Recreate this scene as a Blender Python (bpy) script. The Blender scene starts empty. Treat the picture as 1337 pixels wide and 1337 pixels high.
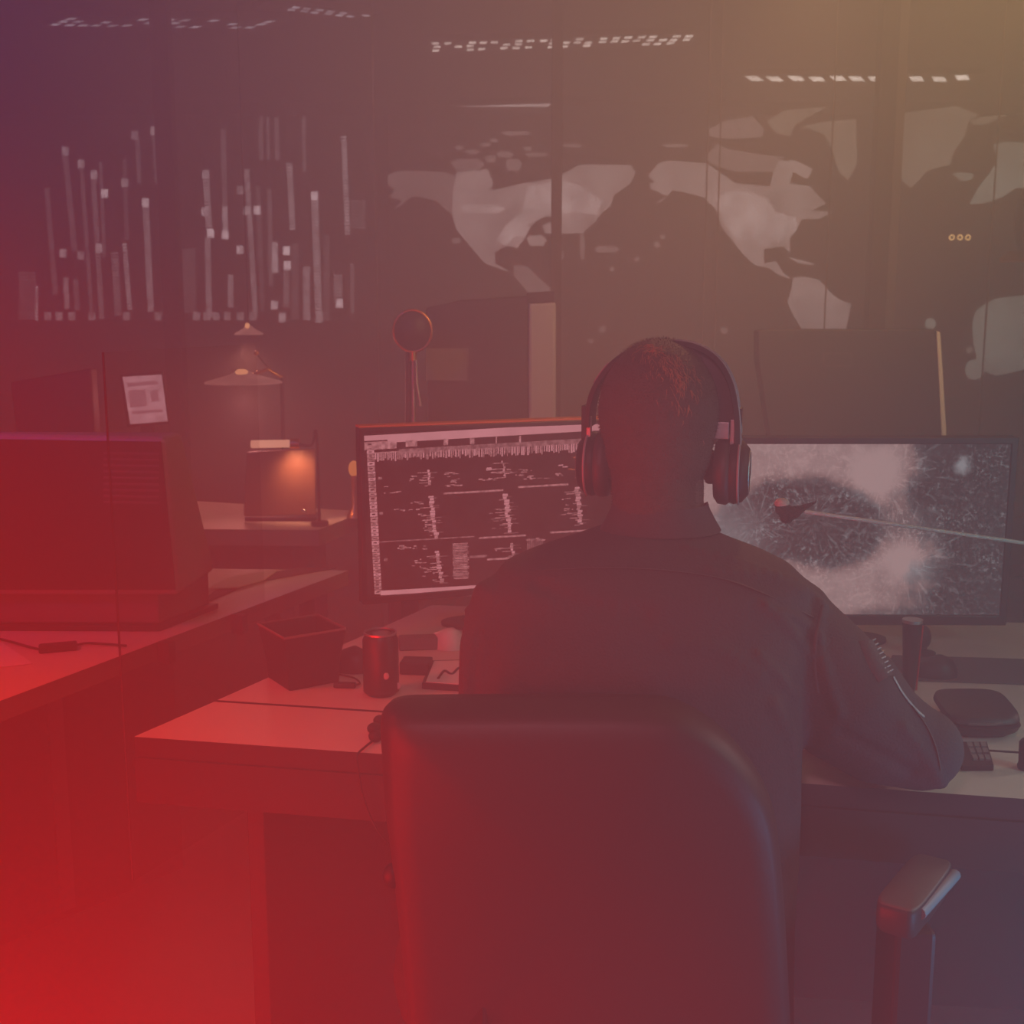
import bpy, bmesh, math, random
from mathutils import Vector, Matrix, geometry
from mathutils.bvhtree import BVHTree
R = random.Random(7)
sc = bpy.context.scene
COL = sc.collection
sc.view_settings.view_transform = 'Standard'
sc.view_settings.look = 'None'
sc.view_settings.exposure = 0.0
sc.view_settings.gamma = 1.0
sc.view_settings.use_curve_mapping = False
sc.cycles.use_denoising = True
sc.cycles.max_bounces = 6
sc.cycles.transparent_max_bounces = 16

# ------------------------------------------------------------------ camera
F = 1600.0; PITCH = math.radians(9.8); EYE = Vector((0, 0, 1.36))
cam = bpy.data.cameras.new('camera'); camo = bpy.data.objects.new('camera', cam); COL.objects.link(camo)
cam.sensor_width = 36; cam.lens = 36 * F / 1337; cam.clip_start = 0.02
camo.location = EYE; camo.rotation_euler = (math.pi / 2 - PITCH, 0, 0)
sc.camera = camo
cam.dof.use_dof = True; cam.dof.focus_distance = 1.72; cam.dof.aperture_fstop = 10

def ray(x, y):
    u = (x - 668.5) / F; v = -(y - 668.5) / F
    return Vector((u, math.cos(PITCH) + v * math.sin(PITCH), -math.sin(PITCH) + v * math.cos(PITCH)))
def aty(x, y, Y):                      # point of the place at depth Y
    d = ray(x, y); return EYE + d * (Y / d.y)
def atz(x, y, z):                      # point of the place at height z
    d = ray(x, y); return EYE + d * ((z - EYE.z) / d.z)
def atpl(x, y, p, n):
    d = ray(x, y); return EYE + d * ((p - EYE).dot(n) / d.dot(n))

# ------------------------------------------------------------------ materials
def nn(nt, t, **kw):
    n = nt.nodes.new(t)
    for k, v in kw.items(): setattr(n, k, v)
    return n
def mat(name, col, rough=0.5, metal=0.0, bump=0.0, bscale=60.0, vary=0.0, spec=0.5, sheen=0.0):
    m = bpy.data.materials.new(name); m.use_nodes = True; nt = m.node_tree
    b = nt.nodes['Principled BSDF']
    b.inputs['Base Color'].default_value = (*col, 1); b.inputs['Roughness'].default_value = rough
    b.inputs['Metallic'].default_value = metal; b.inputs['Specular IOR Level'].default_value = spec
    if sheen: b.inputs['Sheen Weight'].default_value = sheen
    tc = nn(nt, 'ShaderNodeTexCoord')
    if bump or vary:
        ns = nn(nt, 'ShaderNodeTexNoise'); ns.inputs['Scale'].default_value = bscale; ns.inputs['Detail'].default_value = 4
        nt.links.new(tc.outputs['Object'], ns.inputs['Vector'])
        if bump:
            bp = nn(nt, 'ShaderNodeBump'); bp.inputs['Strength'].default_value = bump; bp.inputs['Distance'].default_value = 0.01
            nt.links.new(ns.outputs['Fac'], bp.inputs['Height']); nt.links.new(bp.outputs['Normal'], b.inputs['Normal'])
        if vary:
            mx = nn(nt, 'ShaderNodeMix', data_type='RGBA')
            mx.inputs['A'].default_value = (*[c * (1 - vary) for c in col], 1); mx.inputs['B'].default_value = (*[min(1, c * (1 + vary)) for c in col], 1)
            nt.links.new(ns.outputs['Fac'], mx.inputs['Factor']); nt.links.new(mx.outputs['Result'], b.inputs['Base Color'])
    return m
def emis(name, col, strength=1.0, noise=0.0, nscale=6.0, sample=False):
    m = bpy.data.materials.new(name); m.use_nodes = True; nt = m.node_tree
    nt.nodes.remove(nt.nodes['Principled BSDF'])
    e = nn(nt, 'ShaderNodeEmission'); e.inputs[0].default_value = (*col, 1); e.inputs[1].default_value = strength
    if noise:
        tc = nn(nt, 'ShaderNodeTexCoord'); ns = nn(nt, 'ShaderNodeTexNoise'); ns.inputs['Scale'].default_value = nscale; ns.inputs['Detail'].default_value = 3
        mr = nn(nt, 'ShaderNodeMapRange'); mr.inputs['From Min'].default_value = .3; mr.inputs['From Max'].default_value = .7
        mr.inputs['To Min'].default_value = strength * (1 - noise); mr.inputs['To Max'].default_value = strength * (1 + noise)
        nt.links.new(tc.outputs['Object'], ns.inputs['Vector']); nt.links.new(ns.outputs['Fac'], mr.inputs['Value']); nt.links.new(mr.outputs[0], e.inputs[1])
    nt.links.new(e.outputs[0], nt.nodes['Material Output'].inputs[0])
    if not sample: m.cycles.emission_sampling = 'NONE'
    return m
def glassmat(name, fac=0.06, tint=(1, 1, 1), rough=0.03):
    m = bpy.data.materials.new(name); m.use_nodes = True; nt = m.node_tree
    nt.nodes.remove(nt.nodes['Principled BSDF'])
    t = nn(nt, 'ShaderNodeBsdfTransparent'); t.inputs[0].default_value = (*tint, 1)
    g = nn(nt, 'ShaderNodeBsdfGlossy'); g.inputs['Roughness'].default_value = rough
    mx = nn(nt, 'ShaderNodeMixShader'); mx.inputs[0].default_value = fac
    nt.links.new(t.outputs[0], mx.inputs[1]); nt.links.new(g.outputs[0], mx.inputs[2])
    nt.links.new(mx.outputs[0], nt.nodes['Material Output'].inputs[0])
    return m

MT = dict(
    floor=mat('floor_vinyl', (.20, .19, .18), .55, bump=.05, bscale=8, vary=.12),
    wall=mat('dark_wall', (.045, .045, .05), .7, bump=.05, bscale=40),
    ceil=mat('dark_ceiling', (.05, .05, .055), .8, bump=.04, bscale=30),
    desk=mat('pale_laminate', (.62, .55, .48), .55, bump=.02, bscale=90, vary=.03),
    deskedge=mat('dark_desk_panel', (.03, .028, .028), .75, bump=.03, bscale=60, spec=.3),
    midedge=mat('grey_edge_band', (.16, .14, .125), .7, spec=.3),
    lightpanel=mat('grey_desk_panel', (.12, .11, .11), .6),
    black=mat('black_plastic', (.018, .018, .02), .45, bump=.03, bscale=200),
    gloss=mat('glossy_black_plastic', (.018, .017, .018), .5, spec=.3),
    greyp=mat('grey_plastic', (.28, .27, .27), .45, bump=.02, bscale=150),
    whitep=mat('white_plastic', (.7, .66, .62), .4),
    metal=mat('brushed_metal', (.5, .5, .5), .45, metal=1, bump=.03, bscale=120),
    chrome=mat('chrome', (.5, .49, .5), .38, metal=1),
    copper=mat('copper_metal', (.75, .33, .12), .3, metal=1),
    shirt=mat('dark_shirt_cloth', (.05, .046, .048), .85, bump=.25, bscale=300, vary=.15),
    shirt2=mat('shirt_trim_cloth', (.075, .07, .07), .8, bump=.2, bscale=300),
    trouser=mat('dark_trouser_cloth', (.02, .02, .022), .9, bump=.2, bscale=260),
    skin=mat('skin', (.125, .075, .058), .55, bump=.06, bscale=180, vary=.06),
    hair=mat('brown_hair', (.065, .042, .03), .6, bump=.5, bscale=420, vary=.3),
    eye=mat('eye_white', (.75, .73, .7), .2),
    leather=mat('black_leather', (.042, .038, .038), .5, bump=.05, bscale=160, spec=.36),
    rubber=mat('black_rubber', (.02, .02, .02), .7),
    paper=mat('paper', (.75, .7, .66), .8),
    mesh=mat('grey_mat_and_shadow', (.09, .09, .095), .8, bump=.1, bscale=300),
    red=mat('red_stripe', (.55, .03, .03), .4),
    label=mat('pale_label', (.5, .42, .4), .6),
    foam=mat('foam_windscreen', (.012, .011, .011), .95, bump=.6, bscale=500),
    clear=glassmat('partition_glass', .02, (.98, .98, .98), .55),
    clear2=glassmat('desk_screen_glass', .03, (.95, .93, .93), .4),
)
sc['note'] = 0
del sc['note']

# ------------------------------------------------------------------ mesh builder
def catmull(pts, n=6, closed=False):
    out = []; N = len(pts); P = [Vector(p) for p in pts]
    rng = range(N) if closed else range(N - 1)
    for i in rng:
        p0 = P[(i - 1) % N] if closed or i > 0 else P[0]
        p1 = P[i]; p2 = P[(i + 1) % N]
        p3 = P[(i + 2) % N] if closed or i + 2 < N else P[-1]
        for k in range(n):
            t = k / n
            out.append(.5 * ((2 * p1) + (p2 - p0) * t + (2 * p0 - 5 * p1 + 4 * p2 - p3) * t * t + (3 * p1 - p0 - 3 * p2 + p3) * t ** 3))
    if not closed: out.append(P[-1])
    return out

class MB:
    def __init__(s): s.bm = bmesh.new(); s.mi = 0
    def face(s, vs):
        try:
            f = s.bm.faces.new(vs); f.material_index = s.mi; return f
        except ValueError: return None
    def ngon(s, pts):
        pts = [Vector(p) for p in pts]
        vs = [s.bm.verts.new(p) for p in pts]
        if len(pts) <= 4: s.face(vs)
        else:
            for t in geometry.tessellate_polygon([pts]): s.face([vs[i] for i in t])
        return s
    def hexa(s, lo, hi):               # two matching loops -> closed solid
        a = [s.bm.verts.new(p) for p in lo]; b = [s.bm.verts.new(p) for p in hi]; n = len(a)
        for i in range(n): s.face([a[i], a[(i + 1) % n], b[(i + 1) % n], b[i]])
        if n <= 4: s.face(a[::-1]); s.face(b)
        else:
            for t in geometry.tessellate_polygon([[Vector(p) for p in lo]]): s.face([a[i] for i in t][::-1]); s.face([b[i] for i in t])
        return s
    def box(s, a, b, rot=0, piv=None):
        x0, y0, z0 = a; x1, y1, z1 = b
        q = [Vector((x0, y0, 0)), Vector((x1, y0, 0)), Vector((x1, y1, 0)), Vector((x0, y1, 0))]
        if rot:
            c = Vector((piv[0], piv[1], 0)) if piv else Vector(((x0 + x1) / 2, (y0 + y1) / 2, 0))
            m = Matrix.Rotation(rot, 3, 'Z'); q = [m @ (p - c) + c for p in q]
        return s.hexa([(p.x, p.y, z0) for p in q], [(p.x, p.y, z1) for p in q])
    def prism(s, pts, z0, z1): return s.hexa([(p[0], p[1], z0) for p in pts], [(p[0], p[1], z1) for p in pts])
    def loft(s, rings, caps=True):
        vr = [[s.bm.verts.new(p) for p in r] for r in rings]; n = len(vr[0])
        for a, b in zip(vr, vr[1:]):
            for i in range(n): s.face([a[i], a[(i + 1) % n], b[(i + 1) % n], b[i]])
        if caps:
            for r, fl in ((vr[0], True), (vr[-1], False)):
                c = s.bm.verts.new(sum((v.co for v in r), Vector()) / n)
                for i in range(n):
                    t = [r[i], r[(i + 1) % n], c]; s.face(t[::-1] if fl else t)
        return s
    def tube(s, pts, r, n=10, caps=True, flat=None):
        P = [Vector(p) for p in pts]; rr = r if isinstance(r, (list, tuple)) else [r] * len(P)
        up = None; rings = []
        for i, p in enumerate(P):
            t = (P[min(i + 1, len(P) - 1)] - P[max(i - 1, 0)]).normalized()
            if up is None:
                up = Vector((0, 0, 1)) if abs(t.z) < .9 else Vector((0, 1, 0))
            up = (up - t * up.dot(t)).normalized(); sd = t.cross(up)
            k = flat if flat else 1.0
            rings.append([p + (sd * math.cos(a) + up * math.sin(a) * k) * rr[i] for a in [2 * math.pi * j / n for j in range(n)]])
        return s.loft(rings, caps)
    def lathe(s, prof, o, axis='z', n=28, sy=1.0):
        o = Vector(o); rings = []
        for r, h in prof:
            ring = []
            for j in range(n):
                a = 2 * math.pi * j / n; c, d = math.cos(a) * r, math.sin(a) * r * sy
                ring.append(o + (Vector((c, d, h)) if axis == 'z' else Vector((h, c, d)) if axis == 'x' else Vector((d, h, c))))
            rings.append(ring)
        return s.loft(rings)
    def ellip(s, c, r, n=20, m=12, rot=None):
        c = Vector(c); rings = []
        for i in range(1, m):
            th = math.pi * i / m
            ring = [Vector((math.sin(th) * math.cos(2 * math.pi * j / n) * r[0], math.sin(th) * math.sin(2 * math.pi * j / n) * r[1], -math.cos(th) * r[2])) for j in range(n)]
            if rot: ring = [rot @ p for p in ring]
            rings.append([c + p for p in ring])
        return s.loft(rings)
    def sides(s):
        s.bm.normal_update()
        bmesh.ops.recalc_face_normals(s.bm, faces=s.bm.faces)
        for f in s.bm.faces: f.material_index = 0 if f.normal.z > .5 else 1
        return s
    def build(s, name, mats, parent=None, smooth=0, bevel=0, base=None, seg=2, normals=True):
        bm = s.bm
        if normals: bmesh.ops.recalc_face_normals(bm, faces=bm.faces)
        off = Vector((0, 0, 0))
        if parent is not None:
            r = parent
            while r.parent: r = r.parent
            off = r.location.copy()
        elif base is not None: off = Vector(base)
        bmesh.ops.translate(bm, verts=bm.verts, vec=-off)
        me = bpy.data.meshes.new(name); bm.to_mesh(me); bm.free()
        for m in (mats if isinstance(mats, (list, tuple)) else [mats]): me.materials.append(m)
        if smooth:
            me.shade_smooth(); me.set_sharp_from_angle(angle=math.radians(smooth))
        o = bpy.data.objects.new(name, me); COL.objects.link(o)
        if parent is not None: o.parent = parent
        else: o.location = off
        if bevel:
            md = o.modifiers.new('bevel', 'BEVEL'); md.width = bevel; md.segments = seg; md.limit_method = 'ANGLE'; md.angle_limit = math.radians(40)
        return o
def tag(o, label, cat, group=None):
    o['label'] = label; o['category'] = cat
    if group: o['group'] = group
    return o
def thing(name, label, cat, loc, group=None):
    o = bpy.data.objects.new(name, None); COL.objects.link(o); o.location = Vector(loc); o.empty_display_size = .05
    return tag(o, label, cat, group)
def struct(o): o['kind'] = 'structure'; return o
def copy_tree(o, parent=None, delta=None):
    c = o.copy(); COL.objects.link(c)
    if parent is not None: c.parent = parent
    elif delta is not None: c.location = o.location + Vector(delta)
    for ch in list(o.children): copy_tree(ch, c)
    return c
def remeshed(mb, name, mats, parent, voxel=.006, smooth=6, base=None):   # fuse overlapping pieces into one continuous skin
    o = mb.build(name, mats, parent, base=base)
    md = o.modifiers.new('r', 'REMESH'); md.mode = 'VOXEL'; md.voxel_size = voxel; md.use_smooth_shade = True
    s2 = o.modifiers.new('s', 'SMOOTH'); s2.iterations = smooth; s2.factor = .5
    dg = bpy.context.evaluated_depsgraph_get(); dg.update()
    me = bpy.data.meshes.new_from_object(o.evaluated_get(dg)); o.modifiers.clear(); old = o.data
    o.data = me; me.name = name; bpy.data.meshes.remove(old)
    if not me.materials:
        for m in (mats if isinstance(mats, (list, tuple)) else [mats]): me.materials.append(m)
    me.shade_smooth()
    return o

# ------------------------------------------------------------------ the room
CZ = 2.5; WY = 7.45
def wallbox(name, a, b, m): return struct(MB().box(a, b).build(name, m))
wallbox('floor', (-3.6, -2.2, -.1), (3.6, WY + .1, 0), MT['floor'])
wallbox('ceiling', (-3.6, -2.2, CZ), (3.6, WY + .1, CZ + .1), MT['ceil'])
wallbox('wall_back', (-3.6, WY, 0), (3.6, WY + .1, CZ), MT['wall'])
wallbox('wall_left', (-3.6, -2.2, 0), (-3.5, WY, CZ), MT['wall'])
wallbox('wall_right', (3.5, -2.2, 0), (3.6, WY, CZ), MT['wall'])
wallbox('wall_front', (-3.6, -2.3, 0), (3.6, -2.2, CZ), MT['wall'])
wallbox('baseboard_back', (-3.5, WY - .015, 0), (3.5, WY, .1), MT['black'])

# glass partition across the room
GY = 4.45
def X(px, py, Y): return aty(px, py, Y).x
edges = [-3.5, X(222, 300, GY), X(727, 200, GY), X(1150, 250, GY), 3.5]
MT['mull'] = mat('dark_mullion', (.02, .018, .018), .5)
MT['mull2'] = mat('aluminium_edge', (.2, .17, .155), .6)
for i, (a, b) in enumerate(zip(edges, edges[1:])):
    g = struct(MB().box((a + .02, GY - .005, .06), (b - .02, GY + .005, CZ)).build('window_%d' % (i + 1), MT['clear']))
for i, (x, w) in enumerate(((edges[1], .03), (edges[2], .018), (edges[3], .03))):
    struct(MB().box((x - w, GY - .03, 0), (x + w, GY + .03, CZ)).build('trim_%d' % (i + 1), MT['mull']))
struct(MB().box((X(1161, 250, GY), GY - .034, 0), (X(1172, 250, GY), GY - .028, CZ)).build('trim_4', MT['mull2']))
for k, px in enumerate((1083, 938, 922, 490, 1297)):
    x = X(px, 250, GY)
    struct(MB().box((x - .0022, GY - .012, .06), (x + .0022, GY - .0055, CZ)).build('trim_%d' % (5 + k), MT['mull2']))
struct(MB().box((-3.5, GY - .03, 0), (3.5, GY + .03, .06)).build('trim_10', MT['mull']))

# ------------------------------------------------------------------ ceiling lights
lum = emis('louvre_glow', (1.0, .82, .74), 1.5, .5, 9)
lumL = emis('louvre_glow_cool', (.9, .8, .9), .6, .6, 12)
lumS = emis('tube_glow', (1.0, .8, .78), 1.3, .2, 3)
def ceil_light(label, p0, p1, p2, rows, cols, em, keep=.75, slant=0.0, tilted=True):
    c = (p1 + p2) / 2 if tilted else (p0 + p1) / 2
    o = Vector((0, 0, 0)); o.x = (p0.x + p1.x) / 2; o.y = (p0.y + p2.y) / 2; o.z = CZ
    t = thing('ceiling_light', label, 'ceiling light', o, 'ceiling light fittings')
    u = p1 - p0; v = p2 - p0
    b = MB(); q = [p0 - u * .02 - v * .1, p1 + u * .02 - v * .1, p1 + u * .02 + v * 1.1, p0 - u * .02 + v * 1.1]
    b.hexa([Vector((p.x, p.y, CZ - .025)) for p in q], [Vector((p.x, p.y, CZ)) for p in q]); b.build('housing', MT['black'], t)
    b = MB()
    for r in range(rows):
        for k in range(cols):
            if R.random() > keep: continue
            s0 = (k + .18 + R.uniform(-.1, .1)) / cols; s1 = s0 + .6 / cols
            t0 = (r + .15 + R.uniform(-.1, .1)) / rows; t1 = t0 + .62 / rows
            pts = [p0 + u * s0 + v * t0, p0 + u * s1 + v * t0, p0 + u * (s1 + slant) + v * t1, p0 + u * (s0 + slant) + v * t1]
            b.ngon([Vector((p.x, p.y, CZ - .026)) for p in pts])
    b.build('louvre', em, t)
    return t
cz = CZ - .026
ceil_light('perforated ceiling light at the top left, nearest the corner', atz(60, 34, cz), atz(330, 38, cz), atz(90, 22, cz), 3, 15, lumL, .55)
ceil_light('short louvred ceiling light with cool bright cells left of the centre mullion', atz(340, 10, cz), atz(478, 26, cz), atz(350, 3, cz), 2, 9, lumL, .75)
ceil_light('perforated ceiling light crossing the dark centre mullion', atz(562, 68, cz), atz(898, 58, cz), atz(562, 55, cz), 3, 22, lum, .75)
ceil_light('long slatted ceiling strip light at the upper right', atz(975, 108, cz), atz(1268, 107, cz), atz(975, 98, cz), 1, 11, emis('slat_glow', (1, .85, .75), 2.4, .3, 3), 1, -.03)
ceil_light('thin continuous ceiling strip light above the middle world map', atz(505, 146, cz), atz(795, 137, cz), atz(505, 140, cz), 1, 1, lumS, 1)

# ------------------------------------------------------------------ wall displays
DY = WY - .03
def disp(name, label, x0, y0, x1, y1):
    a = aty(x0, y1, DY); b = aty(x1, y0, DY)
    t = thing(name, label, 'wall screen', ((a.x + b.x) / 2, DY, a.z))
    m = MB(); m.box((a.x - .02, DY, a.z - .02), (b.x + .02, WY, b.z + .02)); m.build('bezel', MT['black'], t)
    m = MB(); m.box((a.x, DY - .004, a.z), (b.x, DY, b.z)); m.build('screen', emis(name + '_background', (.6, .5, .55), .012, .3, 2), t)
    return t
charts = disp('chart_display', 'wall screen of tall dotted bar charts on the left', -40, 150, 490, 418)
E1 = [emis('bar_glow_%d' % i, (1, .78, .82), s, .35, 14) for i, s in enumerate((.25, .55, 1.0, 1.8))]
mb = MB()
def wq(x0, y0, x1, y1, lv, Yo=.008):
    mb.mi = lv; mb.ngon([aty(x0, y0, DY - Yo), aty(x1, y0, DY - Yo), aty(x1, y1, DY - Yo), aty(x0, y1, DY - Yo)])
def bar(x, y0, y1, w=8, lv=1, ticks=False, lean=0.0):
    if ticks:
        y = y0
        while y < y1:
            k = (y - y0) * lean; wq(x + k - w / 2, y, x + k + w / 2, y + 2.6, lv); y += 4.2
    else:
        n = max(1, int((y1 - y0) / 14))
        for i in range(n):
            ya = y0 + (y1 - y0) * i / n; yb = y0 + (y1 - y0) * (i + 1) / n; k = (ya - y0) * lean
            wq(x + k - w / 2, ya, x + k + w / 2, yb - .6, lv)
def dot(x, y, w=9, h=11, lv=3): wq(x - w / 2, y - h / 2, x + w / 2, y + h / 2, lv, .012)
S = .374
for x, y0, y1, w, lv, tk, ln in [
    (165, 655, 1030, 18, 0, 0, .08), (228, 530, 880, 20, 0, 0, .1), (284, 560, 1110, 14, 0, 0, .07), (325, 600, 1110, 18, 1, 1, .06), (352, 565, 900, 12, 0, 0, .04),
    (435, 560, 830, 16, 0, 1, .03), (435, 850, 1080, 16, 2, 1, .08), (400, 880, 1100, 24, 1, 1, .06), (480, 480, 640, 16, 0, 0, .05), (540, 460, 640, 18, 0, 0, .06), (508, 690, 1090, 22, 1, 0, .05),
    (580, 950, 1100, 26, 1, 1, 0), (230, 970, 1080, 18, 1, 0, .05), (265, 975, 1085, 18, 0, 0, .05), (95, 950, 1110, 60, 0, 1, 0), (128, 1000, 1120, 10, 2, 1, 0), (660, 870, 1090, 45, 0, 1, .02),
    (718, 595, 800, 22, 2, 1, .06), (725, 830, 1110, 20, 1, 0, .02), (780, 450, 720, 18, 0, 0, .02), (785, 720, 830, 18, 2, 0, .03), (862, 590, 1110, 18, 1, 0, .06), (900, 650, 1080, 16, 0, 1, .04), (805, 960, 1075, 20, 1, 0, 0),
    (940, 660, 1000, 16, 0, 0, .02), (958, 845, 955, 24, 2, 0, .03), (1000, 930, 1075, 20, 1, 1, 0), (1010, 570, 805, 20, 2, 1, .05), (1030, 850, 1110, 26, 0, 1, 0), (1060, 400, 600, 14, 0, 0, .02), (1070, 930, 1110, 24, 1, 0, 0),
    (1098, 670, 1120, 24, 2, 1, .035), (1200, 475, 820, 18, 2, 1, .04), (1180, 960, 1060, 30, 1, 1, 0), (1250, 700, 800, 50, 0, 1, 0), (1230, 920, 1095, 14, 0, 0, 0), (910, 170, 560, 16, 0, 0, .01), (935, 150, 560, 10, 0, 0, .02), (965, 130, 560, 16, 0, 0, .02), (1140, 820, 1120, 20, 0, 1, 0)]:
    bar(x * S, max(y0, 410) * S, y1 * S, w * S, lv, tk, ln)
for x, y, lv in [(228, 528, 2), (283, 572, 2), (328, 610, 2), (365, 676, 3), (345, 865, 2), (220, 884, 2), (282, 892, 1), (436, 638, 2), (470, 472, 1), (538, 457, 2), (508, 708, 3), (718, 608, 2), (715, 740, 2), (735, 815, 3), (786, 820, 3), (862, 735, 2), (898, 733, 3), (838, 664, 1), (838, 872, 2), (1000, 875, 3), (1003, 926, 3), (958, 1065, 2), (1185, 1060, 3), (985, 1110, 2), (1098, 684, 3)]:
    dot(x * S, y * S, 9, 11, lv)
for x in (165, 205, 250, 320, 440, 550, 685, 720, 752, 793, 837, 880, 985, 1070, 1115): wq(x * S - 4, 1090 * S, x * S + 5, 1118 * S, 1)
mb.build('bar_chart', E1, charts)

maps = disp('map_display', 'wide wall screen of repeating pale world maps', 512, 150, 1440, 520)
def poly(pts, ox, oy, lv, s=S, Yo=.008):
    mb.mi = lv; mb.ngon([aty(ox + x * s, oy + y * s, DY - Yo) for x, y in pts])
E2 = [emis('map_glow_%d' % i, c, s, .3, n) for i, (c, s, n) in enumerate([((1, .72, .68), .42, 1.5), ((1, .76, .72), .78, 4), ((1, .78, .75), 1.2, 8), ((.95, .78, .6), .42, 2), ((.8, .85, .72), .6, 3)])]
mb = MB()
poly([(150, 610), (190, 595), (350, 600), (400, 620), (380, 650), (375, 750), (340, 720), (320, 700), (240, 685), (170, 735), (200, 700), (160, 690), (170, 660), (148, 640)], 450, 0, 0)
poly([(390, 600), (500, 590), (520, 640), (510, 665), (620, 640), (740, 620), (820, 575), (1000, 575), (1015, 600), (1000, 640), (940, 680), (930, 720), (900, 740), (880, 770), (830, 815), (700, 815), (690, 790), (740, 760), (690, 755), (650, 790), (630, 830), (600, 870), (612, 895), (595, 862), (560, 860), (525, 880), (525, 920), (580, 950), (545, 940), (490, 920), (430, 850), (390, 800), (375, 750), (380, 650)], 450, 0, 1)
poly([(590, 925), (640, 930), (690, 980), (735, 1020), (640, 1020), (590, 965)], 450, 0, 0)
poly([(640, 650), (740, 630), (800, 640), (900, 700), (880, 750), (800, 740), (720, 750), (640, 780), (560, 860), (530, 840), (560, 790), (620, 740)], 450, 0, 2, Yo=.012)
for x, y, w, h, lv in [(400, 515, 30, 16, 0), (445, 530, 50, 16, 0), (490, 505, 40, 14, 0), (430, 575, 120, 40, 0), (510, 555, 40, 24, 0), (560, 540, 60, 20, 0), (590, 575, 60, 40, 0), (600, 465, 110, 14, 0), (670, 540, 80, 14, 0), (795, 508, 70, 12, 0), (1155, 508, 95, 12, 0), (670, 840, 70, 36, 1), (915, 870, 90, 22, 0), (830, 860, 18, 90, 0), (850, 710, 40, 70, 2), (755, 890, 24, 24, 0), (745, 920, 28, 16, 1), (480, 730, 160, 30, 2), (600, 800, 90, 50, 2), (440, 640, 90, 22, 1), (390, 840, 34, 20, 0), (640, 520, 30, 14, 0), (520, 490, 30, 14, 0)]:
    poly([(x - w / 2, y - h * .2), (x - w * .3, y - h / 2), (x + w * .3, y - h / 2), (x + w / 2, y - h * .1), (x + w * .35, y + h / 2), (x - w * .35, y + h / 2)], 450, 0, lv, Yo=.014)
poly([(25, 615), (60, 570), (90, 560), (230, 570), (330, 640), (450, 650), (470, 560), (540, 560), (600, 590), (580, 625), (530, 600), (520, 640), (590, 650), (645, 710), (600, 735), (670, 740), (620, 765), (560, 765), (545, 800), (520, 830), (520, 885), (500, 860), (430, 870), (430, 920), (470, 910), (495, 950), (525, 975), (480, 960), (445, 935), (395, 925), (350, 880), (310, 830), (280, 790), (260, 730), (220, 690), (150, 670), (110, 665), (75, 700), (45, 715), (90, 685), (35, 660), (30, 640), (50, 635)], 837, 0, 1)
poly([(260, 690), (330, 660), (440, 690), (470, 740), (540, 760), (545, 800), (520, 830), (430, 860), (340, 840), (290, 780)], 837, 0, 2, Yo=.012)
poly([(230, 545), (265, 500), (300, 520), (420, 540), (500, 545), (460, 600), (330, 600), (240, 570)], 837, 0, 0)
poly([(235, 450), (300, 420), (390, 405), (430, 450), (420, 480), (300, 485), (240, 475)], 837, 0, 0)
poly([(440, 425), (500, 385), (650, 372), (600, 400), (540, 435), (520, 475), (470, 465)], 837, 0, 3)
poly([(560, 440), (640, 425), (750, 415), (755, 570), (722, 628), (690, 600), (670, 530), (640, 470)], 837, 0, 3)
poly([(530, 970), (570, 965), (620, 975), (660, 1020), (690, 1045), (735, 1060), (725, 1110), (712, 1160), (570, 1160), (530, 1100), (510, 1055), (525, 1010)], 837, 0, 1)
poly([(510, 895), (550, 905), (605, 920), (600, 927), (550, 920)], 837, 0, 1)
poly([(865, 400), (1100, 370), (1180, 400), (1140, 430), (1130, 480), (1090, 530), (1080, 575), (1000, 595), (970, 630), (940, 657), (912, 630), (903, 560), (865, 530)], 837, 0, 3)
poly([(1150, 425), (1180, 410), (1280, 400), (1200, 435), (1160, 435)], 837, 0, 3)
poly([(1230, 505), (1270, 495), (1400, 500), (1400, 665), (1310, 655), (1260, 690), (1200, 710), (1145, 713), (1180, 650), (1220, 600), (1245, 560)], 837, 0, 4)
poly([(1085, 605), (1110, 602), (1160, 605), (1158, 625), (1120, 634)], 837, 0, 4)
poly([(1170, 1080), (1240, 1040), (1400, 1025), (1400, 1270), (1300, 1300), (1240, 1312), (1180, 1290), (1160, 1200), (1155, 1130)], 837, 0, 4)
for x, y, r in [(1165, 1290, 36), (1147, 1222, 12), (1010, 1130, 20)]:  # glowing discs drawn for out-of-focus light blobs
    poly([(x + r * math.cos(k * .524), y + r * math.sin(k * .524)) for k in range(12)], 837, 0, 4 if r > 15 else 3, Yo=.015)
for x, y, r in [(1090, 855, 11), (1110, 827, 9), (900, 1150, 13), (860, 1190, 9), (1325, 1153, 13), (935, 940, 9), (1020, 905, 8)]:
    poly([(x + r * math.cos(k * .524), y + r * math.sin(k * .524)) for k in range(12)], 450, 0, 0, Yo=.015)
mb.build('continent_graphic', E2, maps)

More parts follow.
